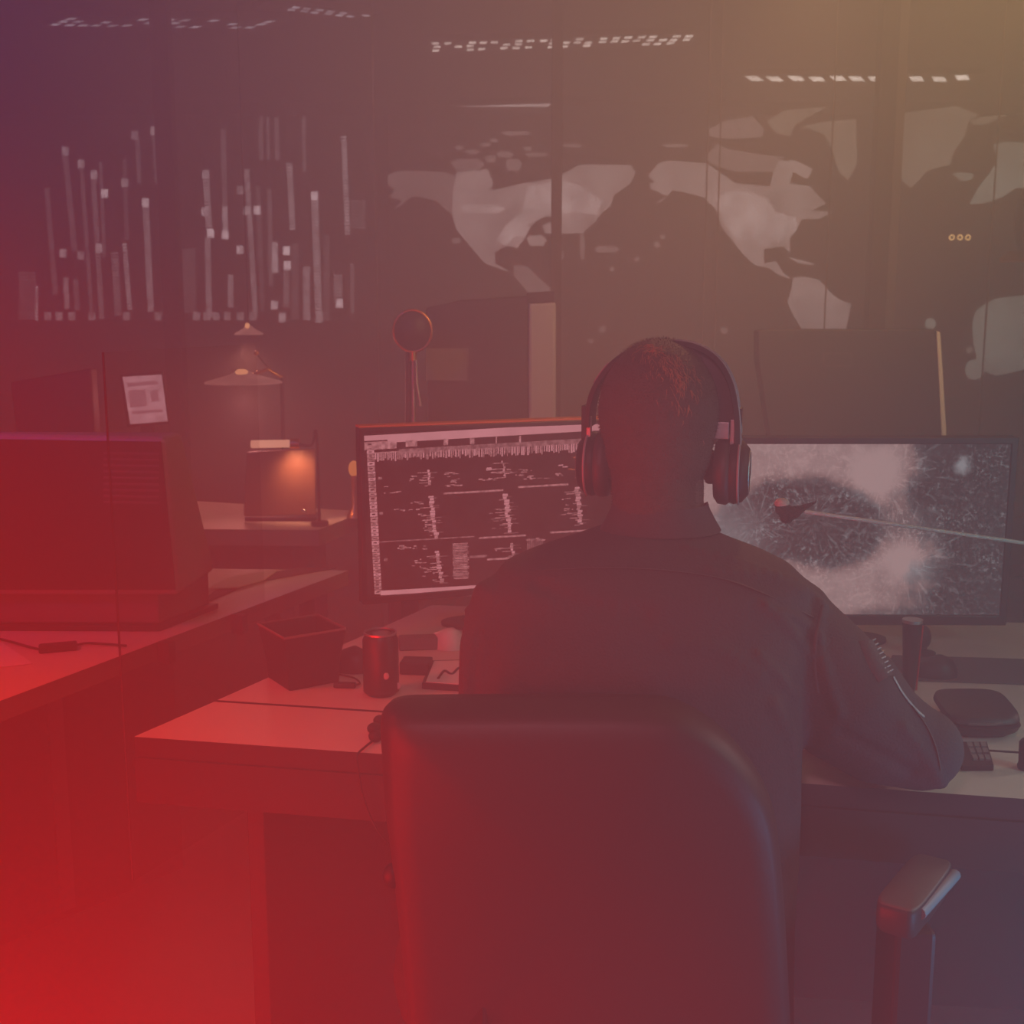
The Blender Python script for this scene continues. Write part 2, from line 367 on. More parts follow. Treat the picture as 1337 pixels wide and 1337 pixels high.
# ------------------------------------------------------------------ desks
DZ = .74
A = Vector((-.545, 1.686)); B = Vector((1.25, 1.349)); Cc = Vector((1.40, 2.27)); D = Vector((-.165, 2.46))
s0 = Vector((-.466, 1.846)); s1 = Vector((1.276, 1.515))
t = thing('desk', 'pale topped desk with dark front where the seated person works', 'desk', (.3, 1.9, 0))
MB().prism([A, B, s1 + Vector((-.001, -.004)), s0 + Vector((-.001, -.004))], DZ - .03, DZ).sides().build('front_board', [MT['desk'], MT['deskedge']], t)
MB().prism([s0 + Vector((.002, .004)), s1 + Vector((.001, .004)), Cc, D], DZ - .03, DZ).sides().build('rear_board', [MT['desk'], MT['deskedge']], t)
fd = (B - A).normalized(); fn = Vector((-fd.y, fd.x))
o_ = fn * .004
MB().prism([A - o_ + fd * .001, B - o_, B + o_ * 5, A + o_ * 5 + fd * .02], DZ - .098, DZ - .0305).build('fascia', MT['deskedge'], t)
ed = (D - A).normalized()
L0 = A + fd * .155 + fn * .03
MB().prism([L0, L0 + fd * .026, L0 + fd * .026 + ed * .66, L0 + ed * .66], 0, DZ - .03).build('leg_panel', MT['deskedge'], t, bevel=.002)
L1 = B - fd * .1 + fn * .03
MB().prism([L1, L1 + fd * .026, L1 + fd * .026 + fn * .7, L1 + fn * .7], 0, DZ - .03).build('leg_panel', MT['deskedge'], t, bevel=.002)
MB().prism([L0 + ed * .5, L1 + fn * .6, L1 + fn * .62, L0 + ed * .52], .1, DZ - .03).build('modesty_panel', MT['deskedge'], t)

P = Vector((-1.05, 1.298)); Q = Vector((-.381, 2.788))
t = thing('desk', 'pale topped desk running back along the left side', 'desk', (-1.2, 2.3, 0))
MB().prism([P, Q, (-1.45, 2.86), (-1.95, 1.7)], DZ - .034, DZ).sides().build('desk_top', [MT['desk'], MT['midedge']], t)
pd = (Vector((-.78, 2.80)) - Vector((-1.4, 2.02))).normalized(); pn = Vector((-pd.y, pd.x))
p0 = Vector((-1.42, 2.02)); p1 = Vector((-.80, 2.79))
MB().prism([p0, p1, p1 + pn * .05, p0 + pn * .05], 0, DZ - .034).build('front_panel', MT['deskedge'], t)
pm = p0 + pd * .66
MB().prism([pm, pm + pd * .035, pm + pd * .035 - pn * .012, pm - pn * .012], .02, DZ - .034).build('panel_strip', MT['lightpanel'], t)
for q in ((-.47, 2.73), (-.56, 2.78)):
    MB().lathe([(.018, 0), (.018, DZ - .034)], (q[0], q[1], 0)).build('leg', MT['deskedge'], t, smooth=40)

# glass screen clipped to the edge of the left desk
q0 = Vector((-.693, 2.06)); qd = (Q - P).normalized(); qn = Vector((qd.y, -qd.x)) * .012
gp = thing('desk_screen', 'frameless clear glass screen clipped upright on the left desk edge', 'glass screen', (q0.x, q0.y, .33))
ga, gb = q0 + qn, q0 + qn + qd * .42
MB().prism([ga, gb, gb + qn * .5, ga + qn * .5], .335, 1.275).build('pane', MT['clear2'], gp)
MT['glassedge'] = mat('polished_glass_edge', (.06, .03, .03), .25)
MB().prism([ga - qd * .0012, ga, ga + qn * .35, ga + qn * .35 - qd * .0012], .335, 1.275).build('pane_edge', MT['glassedge'], gp)
for s_ in (.12, .34):
    c = q0 + qd * s_
    MB().prism([c + qn * 1.6, c + qd * .018 + qn * 1.6, c + qd * .018 - qn * .6, c - qn * .6], DZ - .036, DZ + .003).build('clip', MT['deskedge'], gp)

# rear desks
t = thing('desk', 'small pale topped desk under the warm lamp at the far left', 'desk', (-.9, 3.6, 0))
tp = [Vector((-1.4, 3.33)), Vector((-.53, 3.30)), Vector((-.44, 3.60)), Vector((-1.45, 3.95))]
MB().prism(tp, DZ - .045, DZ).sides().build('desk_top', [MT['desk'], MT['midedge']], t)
MB().prism([Vector((-1.3, 3.42)), Vector((-.62, 3.39)), Vector((-.55, 3.55)), Vector((-1.3, 3.8))], 0, DZ - .045).build('pedestal', MT['deskedge'], t)
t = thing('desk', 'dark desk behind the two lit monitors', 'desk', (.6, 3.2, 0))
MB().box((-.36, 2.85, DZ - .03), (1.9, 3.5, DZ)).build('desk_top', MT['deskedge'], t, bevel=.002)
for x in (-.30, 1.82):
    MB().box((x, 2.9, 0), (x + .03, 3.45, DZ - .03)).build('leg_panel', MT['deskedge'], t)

# ------------------------------------------------------------------ monitors
scr_dark = emis('screen_dark', (1, .34, .36), .03, .3, 30)
scr_lo = emis('screen_text_dim', (1, .42, .44), .24, .6, 120)
scr_mid = emis('screen_text', (1, .42, .44), .42, .5, 150)
scr_hi = emis('screen_bar', (1, .42, .46), .62, .1, 20)
scr_or = emis('screen_text_orange', (1, .22, .1), .3, .4, 100)
def monitor(name, label, tl, tr, bl, br, base_pt, bez, bez_b, thick, smat):
    # corners of the outer face (world), base foot under base_pt
    n = (tr - tl).cross(bl - tl).normalized()
    if n.y > 0: n = -n
    bk = -n * thick
    t = thing(name, label, 'monitor', base_pt)
    U = (tr - tl).normalized(); V = (bl - tl).normalized()
    i = [tl + U * bez + V * bez, tr - U * bez + V * bez, br - U * bez - V * bez_b, bl + U * bez - V * bez_b]
    o = [tl, tr, br, bl]
    m = MB()
    vo = [m.bm.verts.new(p) for p in o]; vi = [m.bm.verts.new(p) for p in i]
    vb = [m.bm.verts.new(p + bk) for p in o]; vj = [m.bm.verts.new(p + bk * .15) for p in i]
    for k in range(4):
        l = (k + 1) % 4
        m.face([vo[k], vo[l], vi[l], vi[k]]); m.face([vo[k], vb[k], vb[l], vo[l]]); m.face([vi[k], vi[l], vj[l], vj[k]])
    m.face(vb); m.face(vj)
    m.build('casing', MT['black'], t, bevel=.002)
    c = (tl + tr + bl + br) / 4
    m = MB(); cb = c + bk * 1.3
    m.hexa([cb + U * sx * .03 + Vector((0, 0, sz)) for sx, sz in ((-1, -.1), (1, -.1), (1, .06), (-1, .06))], [cb + bk.normalized() * .02 + U * sx * .03 + Vector((0, 0, sz)) for sx, sz in ((-1, -.1), (1, -.1), (1, .06), (-1, .06))])
    f0 = cb + bk.normalized() * .01
    m.hexa([Vector((f0.x - .025, f0.y, DZ)), Vector((f0.x + .025, f0.y, DZ)), Vector((f0.x + .025, f0.y + .025, DZ)), Vector((f0.x - .025, f0.y + .025, DZ))],
           [Vector((f0.x - .025, f0.y, c.z)), Vector((f0.x + .025, f0.y, c.z)), Vector((f0.x + .025, f0.y + .025, c.z)), Vector((f0.x - .025, f0.y + .025, c.z))])
    m.build('stand', MT['gloss'], t)
    MB().lathe([(.0, 0), (.10, 0), (.10, .006), (.03, .014), (0, .014)], (f0.x, f0.y + .02, DZ + .0005), sy=.55).build('foot', MT['gloss'], t, smooth=30)
    return t, i, n, bk
# left monitor
tl = aty(469, 559, 2.15); bl = Vector((tl.x, tl.y, aty(488, 790, 2.15).z))
trd = aty(780, 540, 2.31); dirx = (Vector((trd.x, trd.y, 0)) - Vector((tl.x, tl.y, 0))).normalized()
tr = tl + dirx * .53; br = bl + dirx * .53
lm, li, ln_, bk = monitor('monitor', 'left lit monitor showing dense code charts with a bright title bar', tl, tr, bl, br, (tl.x + .26, 2.25, DZ), .009, .013, .03, None)
pl = li[0] + bk * .1
def lp(px, py, off): return atpl(px, py, pl + ln_ * off, ln_)
m = MB(); m.mi = 0
m.ngon([p + bk * .1 for p in li])
SC = .2992
def lq(x0, y0, x1, y1, mi, off=.0006, sk=-.058):
    m.mi = mi
    g = lambda x, y: lp(440 + SC * x, 380 + SC * (y + sk * (x - x0)), off)
    m.ngon([g(x0, y0), g(x1, y0), g(x1, y1), g(x0, y1)])
lq(115, 632, 1260, 655, 3); lq(220, 640, 1260, 662, 3)
lq(118, 660, 260, 695, 2); lq(270, 690, 1260, 712, 1)
for x, w in ((300, 30), (330, 20), (465, 20), (580, 20), (692, 6), (795, 8)): lq(x, 652 + (x - 300) * -.04, x + w, 680 + (x - 300) * -.04, 2, .001)
x = 165
while x < 1200:
    w = R.uniform(2, 8); h = R.uniform(.55, 1)
    lq(x, 708 - (x - 165) * .047, x + w, 708 + 40 * h - (x - 165) * .047, 3 if R.random() < .5 else 2); x += w + R.uniform(1.5, 6)
lq(150, 705, 1230, 710, 2, .0004)
y = 660
while y < 1310:
    h = R.uniform(8, 22); xo = (y - 660) * .055
    lq(128 + xo, y, 160 + xo, y + h, 2 if R.random() < .7 else 3); lq(136 + xo, y + h * .3, 150 + xo, y + h * .6, 0, .001); y += h + 2.5
def scr(x, y, w, h, n, mi=2):
    for _ in range(n):
        a = x + R.uniform(-w, w) * .5; b = y + R.uniform(0, h); l = R.uniform(5, 26); lq(a, b, a + l, b + R.uniform(2, 6), mi, R.choice((.0006, .0008, .001)))
def spine(x, y0, y1, w=22):
    y = y0
    while y < y1:
        h = R.uniform(6, 14); xx = x + (y - y0) * .13 + R.uniform(-4, 4); lq(xx, y, xx + w * R.uniform(.6, 1.1), y + h - 1.5, 3 if R.random() < .6 else 2, .001); y += h
        if R.random() < .55: lq(xx - R.uniform(15, 45), y, xx, y + 3, 2)
        if R.random() < .45: lq(xx, y, xx + R.uniform(25, 55), y + 3, 1)
spine(400, 895, 1080); spine(725, 885, 1045); spine(1035, 855, 1020); spine(430, 1135, 1270, 20); spine(755, 1100, 1175, 16); spine(393, 780, 840, 12); spine(720, 740, 815, 8)
for a in ((250, 850, 120, 30, 7, 2), (350, 805, 70, 25, 7, 2), (495, 790, 60, 60, 12, 2), (510, 845, 90, 6, 4, 2), (640, 815, 90, 10, 6, 2), (660, 770, 40, 10, 4, 3), (690, 785, 60, 8, 6, 2), (745, 775, 30, 20, 6, 2), (810, 770, 70, 55, 16, 2), (870, 815, 70, 6, 4, 1), (975, 795, 60, 8, 5, 2), (980, 757, 40, 10, 4, 3), (1045, 765, 80, 14, 8, 4), (1050, 720, 60, 20, 6, 4), (1055, 810, 50, 25, 8, 1), (345, 915, 50, 12, 6, 2), (300, 950, 110, 6, 7, 2), (380, 970, 60, 95, 14, 2), (685, 940, 60, 100, 12, 1), (1000, 900, 50, 80, 14, 2), (370, 1165, 90, 50, 9, 2), (395, 1200, 50, 60, 9, 2), (300, 1110, 190, 16, 12, 2), (690, 1120, 60, 10, 5, 2), (860, 1075, 70, 14, 8, 2)):
    scr(*a)
for a in ((465, 880, 725, 888, 2), (790, 852, 1010, 860, 2), (180, 1093, 600, 1098, 1), (620, 1074, 825, 1082, 2), (930, 1050, 1125, 1058, 2), (950, 1097, 1090, 1101, 1), (655, 1168, 790, 1176, 2), (580, 1155, 655, 1166, 1)): lq(*a[:4], a[4])
for k in range(22): lq(507 + R.uniform(-3, 3), 1102 + k * 7.2, 572 + R.uniform(-4, 6), 1102 + k * 7.2 + 4.4, 2 if R.random() < .75 else 1)
for k in range(9): lq(830 + k * 8, 1080, 835 + k * 8, 1132 - k * 2, 1)
for x, y in ((180, 812), (185, 965), (205, 1168)): lq(x, y, x + 16, y + 11, 1)
lq(190, 1308, 800, 1328, 3)
x = 170
while x < 640:
    w = R.uniform(4, 16); lq(x, 1334 - (x - 170) * .05, x + w, 1350 - (x - 170) * .05, 2); x += w + R.uniform(3, 9)
m.build('screen', [scr_dark, scr_lo, scr_mid, scr_hi, scr_or], lm, normals=False)
MB().hexa([tl + Vector((0, 0, .0005)), tr + Vector((0, 0, .0005)), tr + bk + Vector((0, 0, .0005)), tl + bk + Vector((0, 0, .0005))], [p + Vector((0, 0, .004)) for p in (tl, tr, tr + bk, tl + bk)]).build('top_strip', mat('orange_strip', (.65, .2, .05), .5), lm)

# right monitor, with a procedural burst of light on its screen
def burst_mat():
    m = bpy.data.materials.new('burst_screen'); m.use_nodes = True; nt = m.node_tree; L = nt.links
    nt.nodes.remove(nt.nodes['Principled BSDF'])
    tc = nn(nt, 'ShaderNodeTexCoord')
    def math_(op, a, b=None, c=None, clamp=False):
        n = nn(nt, 'ShaderNodeMath', operation=op); n.use_clamp = clamp
        for i, v in enumerate((a, b, c)):
            if v is None: continue
            if isinstance(v, (int, float)): n.inputs[i].default_value = v
            else: L.new(v, n.inputs[i])
        return n.outputs[0]
    def noise(scale, det=5, rough=.6, dist=0, vec=None):
        n = nn(nt, 'ShaderNodeTexNoise'); n.inputs['Scale'].default_value = scale; n.inputs['Detail'].default_value = det; n.inputs['Roughness'].default_value = rough; n.inputs['Distortion'].default_value = dist
        L.new(vec or tc.outputs['Object'], n.inputs['Vector']); return n.outputs['Fac']
    def ramp(v, lo, hi):
        n = nn(nt, 'ShaderNodeMapRange'); n.interpolation_type = 'SMOOTHSTEP'; n.inputs['From Min'].default_value = lo; n.inputs['From Max'].default_value = hi; L.new(v, n.inputs['Value']); return n.outputs[0]
    sx = nn(nt, 'ShaderNodeSeparateXYZ'); L.new(tc.outputs['Object'], sx.inputs[0])
    x = sx.outputs['X']; z = sx.outputs['Z']      # metres: screen about -.27..+.27, z about .08..+.39 over the desk
    zc = math_('SUBTRACT', z, .232)
    # ellipse ring: clouds around a darker eye
    ex = math_('DIVIDE', math_('ADD', x, .085), .17); ez = math_('DIVIDE', zc, .075)
    r = math_('SQRT', math_('ADD', math_('MULTIPLY', ex, ex), math_('MULTIPLY', ez, ez)))
    big = noise(9, 4, .55)
    rr = math_('ADD', r, math_('MULTIPLY', math_('SUBTRACT', big, .5), 1.1))
    ring = math_('MULTIPLY', ramp(rr, .75, 1.3), math_('SUBTRACT', 1.0, ramp(rr, 1.9, 2.7)))
    lft = math_('SUBTRACT', 1.0, ramp(math_('ADD', x, math_('MULTIPLY', math_('SUBTRACT', big, .5), .25)), .04, .17))
    cloud = math_('MULTIPLY', math_('MULTIPLY', ring, lft), math_('ADD', .45, math_('MULTIPLY', noise(28, 6, .7), 1.0)))
    # fine speckle
    sp = ramp(noise(150, 4, .8), .5, .68)
    haze = ramp(noise(12, 5, .65, .6), .42, .75)
    spk = math_('MULTIPLY', sp, math_('ADD', .25, haze))
    # crack lines
    mp = nn(nt, 'ShaderNodeMapping'); mp.inputs['Rotation'].default_value = (0, .5, 0); L.new(tc.outputs['Object'], mp.inputs[0])
    dn = nn(nt, 'ShaderNodeTexNoise'); dn.inputs['Scale'].default_value = 14; L.new(mp.outputs[0], dn.inputs['Vector'])
    vm = nn(nt, 'ShaderNodeMix', data_type='RGBA', blend_type='ADD'); vm.inputs['Factor'].default_value = .045; L.new(mp.outputs[0], vm.inputs['A']); L.new(dn.outputs['Color'], vm.inputs['B'])
    def crack(scale, w):
        vo = nn(nt, 'ShaderNodeTexVoronoi', feature='DISTANCE_TO_EDGE'); vo.inputs['Scale'].default_value = scale; L.new(vm.outputs['Result'], vo.inputs['Vector'])
        return math_('SUBTRACT', 1.0, ramp(vo.outputs['Distance'], 0, w))
    cr = math_('MULTIPLY', math_('MAXIMUM', crack(17, .020), crack(37, .035)), ramp(noise(16, 3), .5, .66))
    def rays(cx, cz, k, rad):
        a = math_('SUBTRACT', x, cx); b = math_('SUBTRACT', zc, cz)
        d = math_('SQRT', math_('ADD', math_('MULTIPLY', a, a), math_('MULTIPLY', b, b)))
        n = nn(nt, 'ShaderNodeTexNoise', noise_dimensions='2D'); n.inputs['Scale'].default_value = k; n.inputs['Detail'].default_value = 3
        cv = nn(nt, 'ShaderNodeCombineXYZ'); L.new(math_('ARCTAN2', b, a), cv.inputs[0]); L.new(math_('MULTIPLY', d, 2.5), cv.inputs[1]); L.new(cv.outputs[0], n.inputs['Vector'])
        return math_('MULTIPLY', ramp(n.outputs['Fac'], .60, .68), math_('SUBTRACT', 1.0, ramp(d, .02, rad)))
    ry = math_('ADD', rays(.055, .085, 9, .2), math_('ADD', rays(.105, -.07, 10, .2), math_('ADD', rays(-.06, .01, 11, .15), rays(-.16, .0, 8, .13))))
    # bright nodes
    def glow(cx, cz, rad):
        a = math_('SUBTRACT', x, cx); b = math_('SUBTRACT', zc, cz)
        d = math_('SQRT', math_('ADD', math_('MULTIPLY', a, a), math_('MULTIPLY', b, b)))
        d = math_('ADD', d, math_('MULTIPLY', math_('SUBTRACT', noise(45, 3), .5), .03))
        return math_('SUBTRACT', 1.0, ramp(d, 0, rad))
    gl = math_('ADD', math_('ADD', glow(.05, .085, .07), glow(.105, -.07, .07)), math_('MULTIPLY', glow(.195, .105, .022), 1.6))
    gl = math_('ADD', gl, math_('MULTIPLY', glow(-.22, -.03, .12), .8))
    tot = math_('ADD', math_('ADD', math_('MULTIPLY', cloud, .72), math_('MULTIPLY', spk, .85)), math_('ADD', math_('ADD', math_('MULTIPLY', ry, .30), math_('MULTIPLY', cr, .28)), math_('MULTIPLY', gl, .6)))
    tot = math_('MINIMUM', math_('ADD', tot, .10), 1.0)
    e = nn(nt, 'ShaderNodeEmission'); L.new(math_('MULTIPLY', tot, .45), e.inputs[1])
    mx = nn(nt, 'ShaderNodeMix', data_type='RGBA'); mx.inputs['A'].default_value = (.62, .68, .72, 1); mx.inputs['B'].default_value = (1.0, .70, .68, 1); L.new(ramp(cloud, .1, .5), mx.inputs['Factor']); L.new(mx.outputs['Result'], e.inputs[0])
    L.new(e.outputs[0], nt.nodes['Material Output'].inputs[0]); m.cycles.emission_sampling = 'NONE'
    return m
Y2 = 2.12
tl = aty(895, 571, Y2); tr = aty(1331, 571, Y2 - .005); zb = aty(1332, 816, Y2).z
bl = Vector((tl.x, tl.y, zb)); br = Vector((tr.x, tr.y, zb))
rm, ri, rn, bk = monitor('monitor', 'right lit monitor showing a pale burst of light over dark cracks', tl, tr, bl, br, ((tl.x + tr.x) / 2, Y2, DZ), .012, .019, .035, None)
m = MB(); m.ngon([p + bk * .1 for p in ri]); m.build('screen', burst_mat(), rm, normals=False)

# rear monitors seen from behind
def slab(px, Y0, thick, mt_, nm, par, bev=.006):
    a = [aty(x, y, Y0) for x, y in px]; b = [p + Vector((0, thick, 0)) for p in a]
    return MB().hexa(a, b).build(nm, mt_, par, bevel=bev)
Yr = 3.1
t = thing('monitor', 'dark monitor turned away at the right, with one bright side edge', 'monitor', (aty(1110, 560, Yr).x, Yr + .05, DZ))
slab([(990, 432), (1000, 430), (1220, 430), (1222, 440), (1236, 590), (1010, 600), (990, 470)], Yr, .06, MT['black'], 'casing', t)
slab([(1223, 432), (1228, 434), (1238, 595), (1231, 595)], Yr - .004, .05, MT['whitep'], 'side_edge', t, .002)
MT['logo'] = mat('faint_badge', (.06, .045, .04), .4)
m = MB()
for x0, y0, x1, y1 in ((1074, 460, 1114, 463), (1074, 476, 1114, 479), (1074, 460, 1077, 479), (1111, 460, 1114, 479)):
    m.hexa([aty(x0, y1, Yr - .001), aty(x1, y1, Yr - .001), aty(x1, y0, Yr - .001), aty(x0, y0, Yr - .001)], [p + Vector((0, .003, 0)) for p in (aty(x0, y1, Yr), aty(x1, y1, Yr), aty(x1, y0, Yr), aty(x0, y0, Yr))])
m.build('badge', MT['logo'], t)
c = aty(1110, 590, Yr)
MB().box((c.x - .04, Yr + .02, DZ), (c.x + .04, Yr + .05, c.z + .1)).build('stand', MT['black'], t)
MB().lathe([(0, 0), (.12, 0), (.12, .008), (0, .012)], (c.x, Yr + .05, DZ + .0005)).build('foot', MT['black'], t, smooth=30)
t = thing('monitor', 'dark monitor turned away behind the left lit monitor, with pale metal side', 'monitor', (aty(625, 560, Yr).x, Yr + .05, DZ))
slab([(556, 402), (600, 392), (690, 386), (690, 660), (560, 660)], Yr, .05, MT['black'], 'casing', t)
MT['sidegrey'] = mat('silver_side', (.34, .31, .33), .5)
slab([(690, 396), (726, 394), (726, 640), (690, 640)], Yr - .01, .06, MT['sidegrey'], 'side_edge', t, .008)
slab([(688, 382), (724, 380), (724, 394), (688, 396)], Yr - .012, .05, MT['black'], 'corner_cap', t, .002)
slab([(556, 455), (612, 455), (610, 497), (556, 497)], Yr - .003, .002, MT['lightpanel'], 'sticker', t, 0)
c = aty(640, 640, Yr)
MB().box((c.x - .05, Yr + .01, DZ), (c.x + .05, Yr + .045, c.z + .05)).build('stand', MT['black'], t)
MB().lathe([(0, 0), (.13, 0), (.13, .008), (0, .012)], (c.x, Yr + .04, DZ + .0005)).build('foot', MT['black'], t, smooth=30)

# old boxy computer display on the left desk
Yl = 2.24
t = thing('monitor', 'bulky display turned away on the left desk, grey tapered side', 'monitor', (-.85, 2.36, DZ))
zb_ = aty(100, 778, Yl).z
a0 = aty(-110, 563, Yl); a1 = aty(214, 570, Yl); a2 = aty(234, 778, Yl); a3 = aty(-110, 778, Yl)
b1 = aty(238, 570, 2.34); b2 = aty(283, 765, 2.46); b0 = a0 + Vector((0, .1, 0)); b3 = a3 + Vector((0, .22, 0))
b2.z = a2.z; b1.z = a1.z - .002; b0.z = b1.z
MB().hexa([a0, a1, a2, a3], [b0, b1, b2, b3]).build('casing', MT['greyp'], t, bevel=.012, seg=3)
MB().hexa([aty(-105, 572, Yl - .004), aty(210, 577, Yl - .004), aty(229, 770, Yl - .004), aty(-105, 770, Yl - .004)], [p + Vector((0, .004, 0)) for p in (aty(-105, 572, Yl - .004), aty(210, 577, Yl - .004), aty(229, 770, Yl - .004), aty(-105, 770, Yl - .004))]).build('back_panel', MT['black'], t)
m = MB()
for k in range(9):
    y = 590 + k * 8
    q = [aty(135, y, Yl - .006), aty(208, y + 1, Yl - .006), aty(208, y + 4, Yl - .006), aty(135, y + 3, Yl - .006)]
    m.hexa(q, [p + Vector((0, .003, 0)) for p in q])
m.build('vent', MT['lightpanel'], t)
MB().box((a3.x + .02, Yl + .01, DZ + .085), (a2.x - .01, Yl + .19, zb_ + .01)).build('stand_neck', MT['black'], t)
f0 = atz(-40, 815, DZ); f1 = atz(213, 818, DZ)
YT = atz(150, 825, DZ).y
q = [Vector((f0.x - .12, YT + .02, 0)), Vector((f1.x, YT + .012, 0)), Vector((f1.x + .06, 2.42, 0)), Vector((f0.x - .12, 2.44, 0))]
MB().prism(q, DZ + .012, DZ + .088).build('stand_box', mat('smoked_plastic', (.16, .13, .13), .35), t, bevel=.004)
q2 = [Vector((f0.x - .14, YT + .006, 0)), Vector((f1.x + .005, YT, 0)), Vector((f1.x + .075, 2.43, 0)), Vector((f0.x - .14, 2.45, 0))]
MB().prism(q2, DZ + .0005, DZ + .012).build('base_tray', MT['black'], t, bevel=.002)

# left desk clutter
def slabz(px, z, h, name, m, label, cat, bev=.001, group=None):
    p = [atz(x, y, z + h) for x, y in px]; c = sum(p, Vector()) / len(p); c.z = z
    return tag(MB().prism(p, z + .0005, z + h).build(name, m, base=c, bevel=bev), label, cat, group)
slabz([(236, 800), (330, 760), (440, 741), (392, 741), (300, 756), (262, 785)], DZ, .003, 'mat_and_shadow', MT['mesh'], 'dark mat lying along the back of the left desk', 'desk mat')
slabz([(272, 768), (300, 752), (362, 744), (345, 756), (310, 766)], DZ + .003, .004, 'paper_stack', MT['paper'], 'loose pale papers on the mat beside the bulky display', 'papers')
slabz([(-30, 838), (2, 838), (43, 866), (-30, 874)], DZ, .002, 'paper_sheet', MT['paper'], 'white sheet at the near left corner of the left desk', 'paper')
c = atz(78, 850, DZ)
m = MB(); m.box((c.x - .035, c.y - .012, DZ + .0005), (c.x + .03, c.y + .012, DZ + .014), .35)
hub = thing('cable_adapter', 'small black adapter with thin cords on the left desk', 'adapter', (c.x, c.y, DZ))
m.build('body', MT['black'], hub, bevel=.003)
MB().tube(catmull([atz(*p, DZ + .004) for p in ((90, 846), (110, 840), (140, 841), (165, 843))], 6), .0022, 6).build('cord', MT['rubber'], hub, smooth=60)
MB().tube(catmull([atz(*p, DZ + .004) for p in ((65, 851), (40, 845), (15, 838), (-10, 832))], 6), .0022, 6).build('cord', MT['rubber'], hub, smooth=60)

# far left: dark display, white tablet, lamps, laptop
Yd = 3.0
t = thing('monitor', 'dim dark display behind the bulky display at the left edge', 'monitor', (aty(60, 560, Yd).x, Yd, 0))
slab([(13, 499), (118, 481), (128, 640), (30, 650)], Yd, .05, MT['black'], 'casing', t)
cx = aty(72, 600, Yd).x
MB().box((cx - .03, Yd + .01, .02), (cx + .03, Yd + .04, 1.0)).build('stand', MT['black'], t)
MB().lathe([(0, 0), (.2, 0), (.2, .02), (0, .03)], (cx, Yd + .02, .0005)).build('foot', MT['black'], t, smooth=30)
Yt = 3.72
t = thing('tablet', 'small bright screen with a pale document at the far left', 'tablet', (aty(188, 560, Yt).x, Yt + .05, DZ))
slab([(156, 489), (213, 485), (222, 553), (166, 558)], Yt, .012, MT['black'], 'casing', t, .002)
tabe = [emis('tablet_page', (1, .55, .62), .62, .25, 18), emis('tablet_mark', (1, .48, .56), .4)]
m = MB()
def tq(pts, mi, off): m.mi = mi; m.ngon([aty(x, y, Yt - off) for x, y in pts])
tq([(160, 492), (211, 489), (219, 550), (170, 554)], 0, .001)
tq([(166, 500), (205, 497), (206, 502), (167, 505)], 1, .002); tq([(168, 510), (190, 508), (192, 530), (170, 532)], 1, .002); tq([(196, 510), (206, 509), (208, 524), (198, 525)], 1, .002); tq([(172, 537), (212, 534), (213, 538), (173, 541)], 1, .002)
m.build('screen', tabe, t, normals=False)
c = aty(190, 556, Yt)
MB().box((c.x - .02, Yt + .012, DZ + .0005), (c.x + .02, Yt + .03, c.z + .03)).build('stand', MT['black'], t)
MB().box((c.x - .06, Yt - .04, DZ + .0005), (c.x + .06, Yt + .06, DZ + .008)).build('foot', MT['black'], t)

warm = emis('warm_bulb', (1, .42, .2), 1.3)
shade_m = emis('glowing_shade', (1, .42, .34), .34, .3, 20)
def shade_lamp(name, label, px, py, Y, rad, hgt, to, glow):
    c = aty(px, py, Y); t = thing(name, label, 'lamp', to)
    MB().lathe([(rad, 0), (rad * .97, .004), (rad * .35, hgt * .7), (rad * .18, hgt), (0, hgt)], c).build('lamp_shade', shade_m, t, smooth=50)
    MB().ellip((c.x, c.y - .02, c.z + hgt * .95), (rad * .17, rad * .17, hgt * .3), 12, 8).build('bulb', glow, t, smooth=60)
    return t, c
t, c = shade_lamp('pendant_lamp', 'small warm pendant lamp hanging by a cord below the bar charts', 325, 437, 3.9, .046, .03, (0, 0, CZ), warm)
MB().tube([(c.x, c.y, c.z + .03), (c.x, c.y, CZ)], .0015, 6).build('cord', MT['rubber'], t)
cc = aty(318, 500, 3.62)
t, c = shade_lamp('desk_lamp', 'wide shallow warm desk lamp on a jointed arm above the small far desk', 318, 500, 3.62, .115, .034, (cc.x, cc.y + .05, DZ), warm)
arm = [aty(322, 492, 3.62), aty(350, 482, 3.62), aty(368, 493, 3.64), aty(335, 461, 3.66)]
MB().tube([arm[0], arm[1], arm[2]], .005, 8).build('lamp_arm', MT['copper'], t, smooth=60)
j = aty(368, 493, 3.64); MB().tube([j, Vector((j.x, 3.62, DZ + .02))], .006, 8).build('lamp_post', MT['black'], t, smooth=60)
MB().lathe([(0, 0), (.045, 0), (.045, .014), (0, .02)], (j.x, 3.62, DZ + .0005)).build('lamp_base', MT['black'], t, smooth=30)
MB().ellip(aty(335, 461, 3.62), (.008, .008, .008), 10, 8).build('knob', MT['copper'], t, smooth=60)
MB().tube([aty(335, 461, 3.62), aty(352, 482, 3.62)], .003, 6).build('spring', MT['black'], t)

